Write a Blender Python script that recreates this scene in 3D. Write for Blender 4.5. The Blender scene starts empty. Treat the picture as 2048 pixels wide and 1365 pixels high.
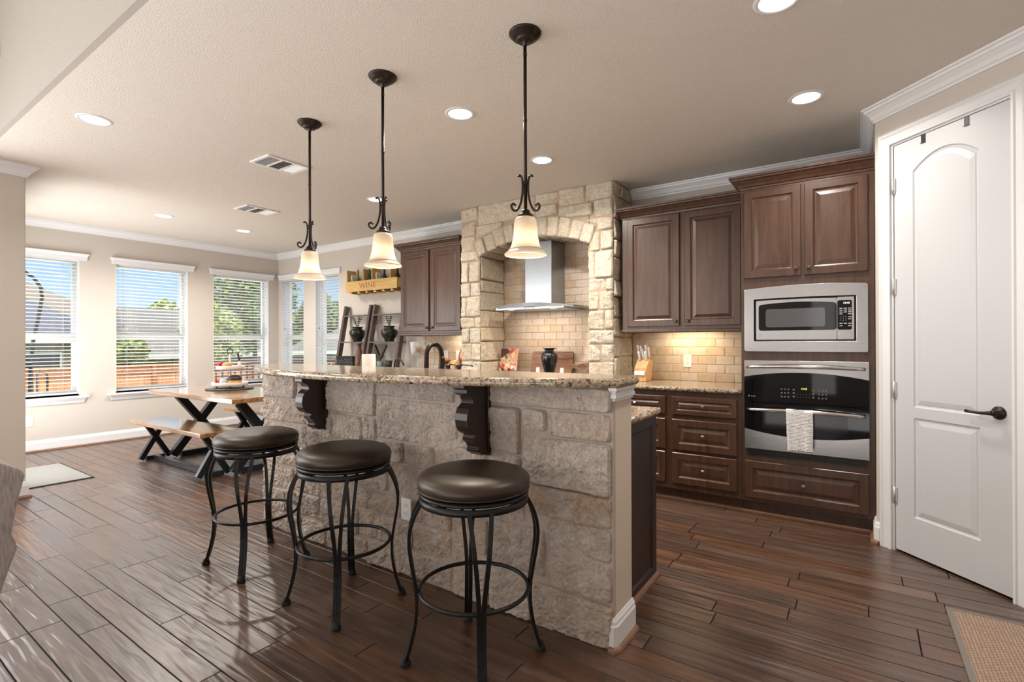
import bpy, bmesh, math, random
from mathutils import Vector, Matrix, noise
from mathutils.geometry import tessellate_polygon

random.seed(7)
D = bpy.data
SC = bpy.context.scene
COL = SC.collection
PI = math.pi
cos, sin = math.cos, math.sin

# ------------------------------------------------------------------ camera
cam_d = D.cameras.new('camera')
cam_d.sensor_width = 36.0
cam_d.lens = 36.0 * 1007.42 / 2048.0
cam_d.clip_start = 0.05
cam_d.clip_end = 300
cam = D.objects.new('camera', cam_d)
COL.objects.link(cam)
_y, _p, _r = math.radians(34.3907508), math.radians(0.12784), math.radians(-0.1697)
F = Vector((-sin(_y) * cos(_p), cos(_y) * cos(_p), sin(_p)))
Rv = Vector((cos(_y), sin(_y), 0))
Uv = Rv.cross(F)
R2 = Rv * cos(_r) + Uv * sin(_r)
U2 = Uv * cos(_r) - Rv * sin(_r)
M = Matrix((R2, U2, -F)).transposed().to_4x4()
M.translation = Vector((0, 0, 1.26))
cam.matrix_world = M
SC.camera = cam

# ------------------------------------------------------------------ view, world, sun, large lights
SC.view_settings.view_transform = 'Standard'
SC.view_settings.look = 'None'
SC.view_settings.exposure = 0.0
SC.view_settings.gamma = 1.0
SC.view_settings.use_curve_mapping = False
SC.cycles.use_denoising = True
SC.cycles.max_bounces = 8
SC.cycles.diffuse_bounces = 5
SC.cycles.glossy_bounces = 4
SC.cycles.transmission_bounces = 6
SC.cycles.transparent_max_bounces = 12
SC.cycles.sample_clamp_indirect = 6.0
SC.cycles.caustics_reflective = False
SC.cycles.caustics_refractive = False

world = D.worlds.new('sky')
SC.world = world
world.use_nodes = True
wn, wl = world.node_tree.nodes, world.node_tree.links
wn.clear()
w_out = wn.new('ShaderNodeOutputWorld')
w_bg = wn.new('ShaderNodeBackground')
w_tc = wn.new('ShaderNodeTexCoord')
w_sep = wn.new('ShaderNodeSeparateXYZ')
w_rmp = wn.new('ShaderNodeValToRGB')
wl.new(w_tc.outputs['Generated'], w_sep.inputs[0])
wl.new(w_sep.outputs['Z'], w_rmp.inputs[0])
wl.new(w_rmp.outputs[0], w_bg.inputs[0])
wl.new(w_bg.outputs[0], w_out.inputs[0])
e = w_rmp.color_ramp.elements
e[0].position = 0.0; e[0].color = (0.30, 0.36, 0.42, 1)
e[1].position = 1.0; e[1].color = (1.0, 1.0, 1.0, 1)
k = e.new(0.02); k.color = (0.30, 0.40, 0.49, 1)
k = e.new(0.13); k.color = (0.165, 0.31, 0.47, 1)
k = e.new(0.30); k.color = (0.80, 0.90, 1.0, 1)
w_bg.inputs[1].default_value = 2.6

def lamp(name, kind, loc, power, color=(1, 1, 1), rot=None, target=None, **kw):
    l = D.lights.new(name, kind)
    l.energy = power
    l.color = color
    for a, b in kw.items():
        setattr(l, a, b)
    o = D.objects.new(name, l)
    o.location = loc
    if target is not None:
        o.rotation_euler = (Vector(target) - Vector(loc)).to_track_quat('-Z', 'Y').to_euler()
    elif rot is not None:
        o.rotation_euler = rot
    COL.objects.link(o)
    return o

lamp('sun', 'SUN', (6, 2, 12), 3.9, (1.0, 0.94, 0.84), target=(1.2, 4.2, 0), angle=0.01)
# added fill lamps standing in for unbuilt great-room windows, behind and left of the camera
lamp('great_room_fill', 'AREA', (-3.9, -3.9, 1.7), 46, (1.0, 0.98, 0.96), rot=(PI / 2, 0, 0), shape='RECTANGLE', size=2.4, size_y=2.2)
lamp('great_room_fill', 'AREA', (-0.55, -3.9, 1.5), 9, (1.0, 0.98, 0.96), rot=(PI / 2, 0, 0), shape='RECTANGLE', size=0.4, size_y=2.6)  # narrow added lamp, gives the steel fronts a bright streak
# lamp added to brighten the nook, just inside its unseen glass patio door
lamp('patio_door_fill', 'AREA', (-6.78, 1.185, 1.12), 44, (0.98, 0.99, 1.0), rot=(PI / 2, 0, 0), shape='RECTANGLE', size=1.5, size_y=1.95)
lamp('great_room_fill', 'AREA', (-5.5, -1.1, 1.25), 185, (1.0, 0.985, 0.98), rot=(PI / 2, 0, -PI / 2), shape='RECTANGLE', size=3.8, size_y=2.4)  # added fill from the left, brightens the floor; no window built there
# added up-facing lamps imitating sunlit patio bounce, to brighten the nook ceiling
lamp('patio_up_fill', 'AREA', (-9.15, 3.0, -0.15), 260, (1.0, 0.98, 0.95), rot=(PI, 0, 0), shape='RECTANGLE', size=1.7, size_y=4.0)
lamp('patio_up_fill', 'AREA', (-6.78, 0.35, 0.03), 110, (1.0, 0.98, 0.95), rot=(PI, 0, 0), shape='RECTANGLE', size=1.4, size_y=1.1)
# added up-facing lamp at floor level, imitating sun bounce to lift the ceiling
lamp('great_room_up_fill', 'AREA', (-2.2, -1.5, 0.02), 150, (1.0, 0.97, 0.94), rot=(PI, 0, 0), shape='RECTANGLE', size=5.0, size_y=2.0)

CEIL = 2.71
YK = 4.68          # kitchen wall plane
XW = -7.87         # window wall plane
XL = -5.62         # end wall at the left
YH = 0.89          # edge of the kitchen ceiling

# ------------------------------------------------------------------ materials
MATS = {}
def new_mat(name):
    m = D.materials.new(name)
    m.use_nodes = True
    MATS[name] = m
    n = m.node_tree.nodes
    return m, n, m.node_tree.links, n['Principled BSDF']

def srgb(r, g, b):
    f = lambda c: ((c / 255) / 12.92) if c / 255 <= 0.04045 else (((c / 255) + 0.055) / 1.055) ** 2.4
    return (f(r), f(g), f(b), 1)

def simple(name, col, rough=0.5, metal=0.0, bump=None, coat=0, emis=None, estr=0, ior=None, trans=0, spec=None):
    m, n, l, p = new_mat(name)
    p.inputs['Base Color'].default_value = col
    p.inputs['Roughness'].default_value = rough
    p.inputs['Metallic'].default_value = metal
    if coat: p.inputs['Coat Weight'].default_value = coat
    if emis:
        p.inputs['Emission Color'].default_value = emis
        p.inputs['Emission Strength'].default_value = estr
    if ior: p.inputs['IOR'].default_value = ior
    if trans: p.inputs['Transmission Weight'].default_value = trans
    if spec is not None: p.inputs['Specular IOR Level'].default_value = spec
    if bump:
        scale, dist, strength = bump
        tc = n.new('ShaderNodeTexCoord'); nz = n.new('ShaderNodeTexNoise'); b = n.new('ShaderNodeBump')
        nz.inputs['Scale'].default_value = scale
        nz.inputs['Detail'].default_value = 3
        b.inputs['Distance'].default_value = dist
        b.inputs['Strength'].default_value = strength
        l.new(tc.outputs['Object'], nz.inputs['Vector'])
        l.new(nz.outputs['Fac'], b.inputs['Height'])
        l.new(b.outputs[0], p.inputs['Normal'])
    return m

def noise_node(n, l, vec, scale, detail=4, rough=0.55, dist=0.0):
    z = n.new('ShaderNodeTexNoise')
    z.inputs['Scale'].default_value = scale
    z.inputs['Detail'].default_value = detail
    z.inputs['Roughness'].default_value = rough
    z.inputs['Distortion'].default_value = dist
    l.new(vec, z.inputs['Vector'])
    return z.outputs['Fac']

def mapping(n, l, vec, scale=(1, 1, 1), rot=(0, 0, 0)):
    m = n.new('ShaderNodeMapping')
    m.inputs['Scale'].default_value = scale
    m.inputs['Rotation'].default_value = rot
    l.new(vec, m.inputs['Vector'])
    return m.outputs[0]

def ramp(n, l, fac, stops):
    r = n.new('ShaderNodeValToRGB')
    el = r.color_ramp.elements
    el[0].position, el[0].color = stops[0]
    el[1].position, el[1].color = stops[-1]
    for p_, c_ in stops[1:-1]:
        q = el.new(p_); q.color = c_
    l.new(fac, r.inputs[0])
    return r.outputs[0]

def mixc(n, l, fac, a, b, mode='MIX'):
    m = n.new('ShaderNodeMix'); m.data_type = 'RGBA'; m.blend_type = mode
    for v, s in ((fac, m.inputs[0]), (a, m.inputs[6]), (b, m.inputs[7])):
        if isinstance(v, (int, float, tuple)): s.default_value = v
        else: l.new(v, s)
    return m.outputs[2]

def bump(n, l, p, h, dist, strength=1.0, prev=None):
    b = n.new('ShaderNodeBump')
    b.inputs['Distance'].default_value = dist
    b.inputs['Strength'].default_value = strength
    l.new(h, b.inputs['Height'])
    if prev is not None: l.new(prev, b.inputs['Normal'])
    if p is not None: l.new(b.outputs[0], p.inputs['Normal'])
    return b.outputs[0]

def mathn(n, l, op, a, b=0.5):
    m = n.new('ShaderNodeMath'); m.operation = op
    for v, s in ((a, m.inputs[0]), (b, m.inputs[1])):
        if isinstance(v, (int, float)): s.default_value = v
        else: l.new(v, s)
    return m.outputs[0]

def attr(n, name):
    a = n.new('ShaderNodeAttribute'); a.attribute_name = name
    return a.outputs['Color']

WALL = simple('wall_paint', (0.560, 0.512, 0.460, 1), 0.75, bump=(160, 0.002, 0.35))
# ceiling: knock-down texture
m, n, l, p = new_mat('ceiling_paint')
p.inputs['Base Color'].default_value = (0.685, 0.635, 0.57, 1); p.inputs['Roughness'].default_value = 0.9
tc = n.new('ShaderNodeTexCoord').outputs['Object']
h = ramp(n, l, noise_node(n, l, tc, 135, 3, 0.6, 0.5), [(0.36, (0, 0, 0, 1)), (0.66, (1, 1, 1, 1))])
bump(n, l, p, h, 0.0027, 0.6)
CEILM = m
TRIM = simple('trim_white', (0.74, 0.745, 0.76, 1), 0.38)
DOORW = simple('door_white', (0.565, 0.580, 0.598, 1), 0.42)
BLIND = simple('blind_white', (0.66, 0.66, 0.65, 1), 0.45)
VINYL = simple('vinyl_white', (0.78, 0.78, 0.77, 1), 0.4)
PLASTIC = simple('outlet_plastic', (0.80, 0.79, 0.76, 1), 0.35)
DARKSLOT = simple('dark_slot', (0.02, 0.02, 0.02, 1), 0.6)

# floor planks
m, n, l, p = new_mat('floor_wood')
at = attr(n, 'tone'); sp = n.new('ShaderNodeSeparateColor'); l.new(at, sp.inputs[0])
uv = n.new('ShaderNodeUVMap'); uv.uv_map = 'UVMap'
g = noise_node(n, l, mapping(n, l, uv.outputs[0], (1.1, 13, 1)), 2.0, 5, 0.55, 0.5)
g2 = noise_node(n, l, mapping(n, l, uv.outputs[0], (1.2, 5, 1)), 2.3, 3, 0.5, 0.5)
c1 = ramp(n, l, g, [(0.25, (0.036, 0.0175, 0.0110, 1)), (0.5, (0.096, 0.0490, 0.0295, 1)), (0.78, (0.165, 0.092, 0.056, 1))])
c2 = mixc(n, l, mathn(n, l, 'MULTIPLY', g2, 0.45), c1, (0.040, 0.022, 0.015, 1))
vv = n.new('ShaderNodeHueSaturation')
l.new(c2, vv.inputs['Color'])
l.new(mathn(n, l, 'ADD', mathn(n, l, 'MULTIPLY', sp.outputs[0], 0.50), 0.80), vv.inputs['Value'])
l.new(mathn(n, l, 'ADD', mathn(n, l, 'MULTIPLY', sp.outputs[1], 0.28), 0.88), vv.inputs['Saturation'])
l.new(vv.outputs[0], p.inputs['Base Color'])
# hand scraped undulation, different on every plank
nz = noise_node(n, l, mapping(n, l, uv.outputs[0], (2.2, 20, 1), (0, 0, 0.10)), 1.6, 1, 0.4, 0.5)
nf = noise_node(n, l, mapping(n, l, uv.outputs[0], (6, 120, 1)), 2.0, 3, 0.6)
b1 = bump(n, l, None, nz, 0.011, 0.6)
bump(n, l, p, nf, 0.0006, 0.25, b1)
l.new(mathn(n, l, 'ADD', mathn(n, l, 'MULTIPLY', g, 0.14), 0.25), p.inputs['Roughness'])
p.inputs['Specular IOR Level'].default_value = 0.7
p.inputs['Coat Weight'].default_value = 0.35; p.inputs['Coat Roughness'].default_value = 0.28
FLOORM = m
FLOORGAP = simple('floor_gap', (0.012, 0.008, 0.006, 1), 0.8)

# limestone
def stone_mat(name, base, warm, dark):
    m, n, l, p = new_mat(name)
    tc = n.new('ShaderNodeTexCoord').outputs['Object']
    at = attr(n, 'tone'); sp = n.new('ShaderNodeSeparateColor'); l.new(at, sp.inputs[0])
    a = noise_node(n, l, tc, 9, 6, 0.66, 0.6)
    wf = mathn(n, l, 'MULTIPLY', sp.outputs[0], ramp(n, l, a, [(0.36, (0.05, 0.05, 0.05, 1)), (0.62, (1, 1, 1, 1))]))
    c = mixc(n, l, wf, base, warm)
    gr = ramp(n, l, noise_node(n, l, tc, 15, 6, 0.7, 0.3), [(0.38, (0.95, 0.93, 0.94, 1)), (0.60, (1.14, 1.13, 1.11, 1))])
    c = mixc(n, l, 1.0, c, gr, 'MULTIPLY')
    d = ramp(n, l, noise_node(n, l, tc, 60, 6, 0.7), [(0.32, (0.84, 0.82, 0.80, 1)), (0.55, (1.08, 1.07, 1.06, 1))])
    c = mixc(n, l, 1.0, c, d, 'MULTIPLY')
    pores = ramp(n, l, noise_node(n, l, tc, 105, 3, 0.5, 0.8), [(0.27, (0, 0, 0, 1)), (0.33, (1, 1, 1, 1))])
    c = mixc(n, l, pores, dark, c)
    l.new(c, p.inputs['Base Color'])
    p.inputs['Roughness'].default_value = 0.88
    rg = ramp(n, l, noise_node(n, l, tc, 42, 8, 0.78, 0.1), [(0.30, (0, 0, 0, 1)), (0.70, (1, 1, 1, 1))])
    b0 = bump(n, l, None, rg, 0.014, 0.9)
    hh = noise_node(n, l, tc, 110, 6, 0.75)
    b1 = bump(n, l, None, hh, 0.008, 0.8, b0)
    bump(n, l, p, pores, 0.003, 0.6, b1)
    return m
STONE = stone_mat('limestone', (0.86, 0.785, 0.71, 1), (0.76, 0.56, 0.385, 1), (0.36, 0.25, 0.17, 1))
STONEW = stone_mat('limestone_cream', (0.90, 0.83, 0.69, 1), (0.83, 0.65, 0.43, 1), (0.36, 0.24, 0.13, 1))
MORTAR = simple('mortar', (0.43, 0.36, 0.32, 1), 0.95, bump=(90, 0.004, 0.6))
MORTARW = simple('mortar_cream', (0.40, 0.30, 0.21, 1), 0.95, bump=(90, 0.004, 0.6))

# granite
m, n, l, p = new_mat('granite')
tc = n.new('ShaderNodeTexCoord').outputs['Object']
vo = n.new('ShaderNodeTexVoronoi'); vo.inputs['Scale'].default_value = 190; l.new(tc, vo.inputs['Vector'])
a = noise_node(n, l, tc, 62, 5, 0.7, 0.5)
c = ramp(n, l, a, [(0.34, (0.016, 0.014, 0.013, 1)), (0.42, (0.13, 0.088, 0.060, 1)), (0.51, (0.40, 0.315, 0.225, 1)), (0.63, (0.57, 0.50, 0.405, 1)), (0.74, (0.22, 0.195, 0.165, 1))])
vs = n.new('ShaderNodeSeparateColor'); l.new(vo.outputs['Color'], vs.inputs[0])
sp2 = ramp(n, l, vs.outputs[0], [(0.0, (0.35, 0.33, 0.32, 1)), (0.22, (1, 1, 1, 1)), (1.0, (1.15, 1.1, 1.05, 1))])
c = mixc(n, l, 0.75, c, sp2, 'MULTIPLY')
l.new(c, p.inputs['Base Color'])
p.inputs['Roughness'].default_value = 0.09
p.inputs['Specular IOR Level'].default_value = 0.65
GRANITE = m

# wood helper
def wood_mat(name, c0, c1, scale=(1, 1, 14), rough=0.35, coat=0.0, gs=3.0, b=0.0006):
    m, n, l, p = new_mat(name)
    tc = n.new('ShaderNodeTexCoord').outputs['Object']
    g = noise_node(n, l, mapping(n, l, tc, scale), gs, 5, 0.6, 0.4)
    l.new(ramp(n, l, g, [(0.3, c0), (0.72, c1)]), p.inputs['Base Color'])
    p.inputs['Roughness'].default_value = rough
    if coat:
        p.inputs['Coat Weight'].default_value = coat; p.inputs['Coat Roughness'].default_value = 0.25 if coat < 0.9 else 0.10
    bump(n, l, p, g, b, 0.4)
    return m
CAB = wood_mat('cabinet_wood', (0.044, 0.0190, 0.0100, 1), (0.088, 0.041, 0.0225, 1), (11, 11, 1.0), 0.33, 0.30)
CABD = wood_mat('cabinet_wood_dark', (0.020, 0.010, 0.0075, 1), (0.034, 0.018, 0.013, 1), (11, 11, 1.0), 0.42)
CORB = wood_mat('corbel_wood', (0.014, 0.006, 0.004, 1), (0.034, 0.014, 0.009, 1), (9, 9, 1.0), 0.36, 0.2)
SHOE = wood_mat('shoe_wood', (0.16, 0.075, 0.043, 1), (0.24, 0.125, 0.075, 1), (3, 3, 8), 0.45)
PINE = wood_mat('crate_pine', (0.50, 0.31, 0.095, 1), (0.68, 0.45, 0.17, 1), (1.5, 8, 12), 0.6)
PINED = wood_mat('crate_pine_dark', (0.19, 0.09, 0.035, 1), (0.30, 0.155, 0.06, 1), (1.5, 8, 12), 0.6)
TABLEW = wood_mat('table_wood', (0.20, 0.085, 0.028, 1), (0.48, 0.26, 0.105, 1), (1.2, 9, 9), 0.20, 1.0, 2.0, 0.0002)
BOARD = wood_mat('acacia_board', (0.085, 0.034, 0.018, 1), (0.36, 0.18, 0.10, 1), (1.2, 6, 13), 0.4)
SHELFW = wood_mat('shelf_wood', (0.055, 0.032, 0.028, 1), (0.095, 0.060, 0.052, 1), (9, 9, 1.0), 0.3, 0.3)
BEECH = wood_mat('beech', (0.50, 0.28, 0.12, 1), (0.62, 0.38, 0.18, 1), (8, 8, 1.2), 0.45)
BROWNW = wood_mat('brown_turned_wood', (0.085, 0.026, 0.010, 1), (0.165, 0.058, 0.022, 1), (8, 8, 1.2), 0.25, 0.4)

def steel(name, col, rough, scale):
    m, n, l, p = new_mat(name)
    p.inputs['Base Color'].default_value = col
    p.inputs['Metallic'].default_value = 1.0
    tc = n.new('ShaderNodeTexCoord').outputs['Object']
    g = noise_node(n, l, mapping(n, l, tc, scale), 6, 4, 0.6)
    l.new(mathn(n, l, 'ADD', mathn(n, l, 'MULTIPLY', g, 0.18), rough - 0.09), p.inputs['Roughness'])
    p.inputs['Anisotropic'].default_value = 0.5
    bump(n, l, p, g, 0.0004, 0.25)
    return m
STEEL = steel('brushed_steel', (0.43, 0.43, 0.44, 1), 0.24, (2, 2, 60))
HOODS = steel('hood_steel', (0.37, 0.40, 0.425, 1), 0.30, (60, 60, 2))
CHROME = simple('polished_steel', (0.72, 0.72, 0.73, 1), 0.16, 1.0)
BGLASS = simple('black_glass', (0.005, 0.005, 0.006, 1), 0.04, 0, spec=0.28)
MWIN = simple('oven_window', (0.075, 0.075, 0.08, 1), 0.12)
BPLAST = simple('black_plastic', (0.010, 0.010, 0.011, 1), 0.35)
BRONZE = simple('oiled_bronze', (0.030, 0.021, 0.016, 1), 0.36, 0.65)
KNOBM = simple('knob_bronze', (0.16, 0.125, 0.10, 1), 0.32, 0.9)
BMETAL = simple('black_metal', (0.006, 0.0065, 0.008, 1), 0.36, 0.0, spec=0.32)
BLUEBLACK = simple('black_painted_steel', (0.013, 0.016, 0.022, 1), 0.33, 0.2)
# leather
m, n, l, p = new_mat('dark_leather')
p.inputs['Base Color'].default_value = (0.019, 0.0125, 0.0095, 1); p.inputs['Roughness'].default_value = 0.41
p.inputs['Specular IOR Level'].default_value = 0.62; p.inputs['Specular Tint'].default_value = (1.0, 0.86, 0.72, 1)
tc = n.new('ShaderNodeTexCoord').outputs['Object']
v = n.new('ShaderNodeTexVoronoi'); v.inputs['Scale'].default_value = 260; l.new(tc, v.inputs['Vector'])
b1 = bump(n, l, None, v.outputs['Distance'], 0.0006, 0.35)
bump(n, l, p, noise_node(n, l, tc, 6, 3), 0.006, 0.25, b1)
LEATHER = m

# tile, brick-pattern pieces carry their own tone
m, n, l, p = new_mat('travertine_tile')
tc = n.new('ShaderNodeTexCoord').outputs['Object']
at = attr(n, 'tone'); sp = n.new('ShaderNodeSeparateColor'); l.new(at, sp.inputs[0])
c = mixc(n, l, sp.outputs[0], (0.635, 0.535, 0.445, 1), (0.56, 0.425, 0.285, 1))
d = ramp(n, l, noise_node(n, l, tc, 22, 5, 0.65, 0.5), [(0.3, (0.84, 0.82, 0.80, 1)), (0.65, (1.06, 1.05, 1.04, 1))])
l.new(mixc(n, l, 1.0, c, d, 'MULTIPLY'), p.inputs['Base Color'])
p.inputs['Roughness'].default_value = 0.55
bump(n, l, p, noise_node(n, l, tc, 60, 4), 0.0015, 0.4)
TILE = m
GROUT = simple('grout', (0.54, 0.44, 0.345, 1), 0.9)

# frosted lamp glass: light from the bulb inside shines through it
m, n, l, p = new_mat('frosted_glass')
out = n['Material Output']
tr = n.new('ShaderNodeBsdfTranslucent'); tr.inputs[0].default_value = (0.66, 0.56, 0.42, 1)
p.inputs['Base Color'].default_value = (0.46, 0.41, 0.37, 1); p.inputs['Roughness'].default_value = 0.35
mx = n.new('ShaderNodeMixShader'); mx.inputs[0].default_value = 0.12
l.new(p.outputs[0], mx.inputs[1]); l.new(tr.outputs[0], mx.inputs[2]); l.new(mx.outputs[0], out.inputs[0])
SHADE = m
BULB = simple('bulb', (1, 1, 1, 1), 0.5, emis=(1.0, 0.80, 0.50, 1), estr=9)
LENS = simple('downlight_lens', (1, 1, 1, 1), 0.5, emis=(1.0, 0.95, 0.86, 1), estr=6)
CLEAR, n, l, p = new_mat('clear_glass')
tb = n.new('ShaderNodeBsdfTransparent'); gb = n.new('ShaderNodeBsdfGlossy'); gb.inputs['Roughness'].default_value = 0.02
mx = n.new('ShaderNodeMixShader'); mx.inputs[0].default_value = 0.11; l.new(tb.outputs[0], mx.inputs[1]); l.new(gb.outputs[0], mx.inputs[2])
l.new(mx.outputs[0], n['Material Output'].inputs[0])
JARG, n, l, p = new_mat('jar_glass')
tb = n.new('ShaderNodeBsdfTransparent'); tb.inputs[0].default_value = (0.93, 0.95, 0.95, 1)
lw = n.new('ShaderNodeLayerWeight'); lw.inputs[0].default_value = 0.35
mx = n.new('ShaderNodeMixShader'); l.new(mathn(n, l, 'ADD', lw.outputs['Facing'], 0.06), mx.inputs[0]); l.new(tb.outputs[0], mx.inputs[1])
p.inputs['Base Color'].default_value = (0.75, 0.78, 0.78, 1); p.inputs['Roughness'].default_value = 0.08
l.new(p.outputs[0], mx.inputs[2]); l.new(mx.outputs[0], n['Material Output'].inputs[0])
SEAG = simple('green_bottle_glass', (0.20, 0.30, 0.03, 1), 0.08, trans=0.5)
TEALG = simple('teal_bottle_glass', (0.01, 0.09, 0.085, 1), 0.08, trans=0.3)
DARKG = simple('dark_bottle_glass', (0.016, 0.016, 0.012, 1), 0.08)
BLACKC = simple('black_ceramic', (0.006, 0.007, 0.010, 1), 0.12, coat=0.5)
m, n, l, p = new_mat('mottled_black_ceramic')
tc = n.new('ShaderNodeTexCoord').outputs['Object']
l.new(ramp(n, l, noise_node(n, l, tc, 40, 4, 0.6), [(0.35, (0.006, 0.008, 0.007, 1)), (0.62, (0.02, 0.026, 0.022, 1)), (0.75, (0.11, 0.12, 0.11, 1))]), p.inputs['Base Color'])
p.inputs['Roughness'].default_value = 0.16
MOTTLE = m
PAPER = simple('paper_towel', (0.78, 0.74, 0.69, 1), 0.9, bump=(140, 0.002, 0.5))
TOWEL, n, l, p = new_mat('waffle_towel')
p.inputs['Base Color'].default_value = (0.80, 0.79, 0.79, 1); p.inputs['Roughness'].default_value = 0.95
tc = n.new('ShaderNodeTexCoord').outputs['Object']
v = n.new('ShaderNodeTexVoronoi'); v.inputs['Scale'].default_value = 105; v.inputs['Randomness'].default_value = 0.3; l.new(tc, v.inputs['Vector'])
bump(n, l, p, v.outputs['Distance'], 0.009, 1.0)
WHITEC = simple('white_ceramic', (0.80, 0.80, 0.80, 1), 0.2)
# woven mats
def weave(name, c0, c1, s, gap):
    m, n, l, p = new_mat(name)
    tc = n.new('ShaderNodeTexCoord').outputs['Object']
    br = n.new('ShaderNodeTexBrick')
    br.inputs['Scale'].default_value = s
    br.inputs['Color1'].default_value = c0; br.inputs['Color2'].default_value = c1; br.inputs['Mortar'].default_value = gap
    br.inputs['Mortar Size'].default_value = 0.028; br.inputs['Brick Width'].default_value = 0.5; br.inputs['Row Height'].default_value = 0.33
    l.new(mapping(n, l, tc, (1, 1, 1), (0, 0, PI / 2)), br.inputs['Vector'])
    l.new(br.outputs['Color'], p.inputs['Base Color'])
    p.inputs['Roughness'].default_value = 0.95
    bump(n, l, p, br.outputs['Fac'], -0.002, 0.8)
    return m
SISAL = weave('sisal', (0.37, 0.270, 0.205, 1), (0.31, 0.22, 0.165, 1), 26, (0.15, 0.09, 0.06, 1))
GREYM = weave('grey_mat', (0.27, 0.262, 0.245, 1), (0.245, 0.235, 0.22, 1), 40, (0.20, 0.19, 0.175, 1))
GREYB = simple('grey_binding', (0.185, 0.17, 0.155, 1), 0.9)
BLACKB = simple('black_rubber', (0.015, 0.015, 0.018, 1), 0.8)
SOFAM, n, l, p = new_mat('sofa_fabric')
tc = n.new('ShaderNodeTexCoord').outputs['Object']
l.new(ramp(n, l, noise_node(n, l, mapping(n, l, tc, (40, 40, 6)), 4, 4, 0.6), [(0.3, (0.20, 0.168, 0.155, 1)), (0.7, (0.36, 0.31, 0.29, 1))]), p.inputs['Base Color'])
p.inputs['Roughness'].default_value = 0.9
bump(n, l, p, noise_node(n, l, tc, 300, 2), 0.001, 0.6)

# ------------------------------------------------------------------ mesh building
def tag(o, label=None, cat=None, group=None, kind=None):
    if label: o['label'] = label
    if cat: o['category'] = cat
    if group: o['group'] = group
    if kind: o['kind'] = kind
    return o

def empty(name, loc, rz=0.0, label=None, cat=None, group=None, kind=None):
    o = D.objects.new(name, None)
    o.location = loc; o.rotation_euler = (0, 0, rz); o.empty_display_size = 0.1
    COL.objects.link(o)
    return tag(o, label, cat, group, kind)

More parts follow.
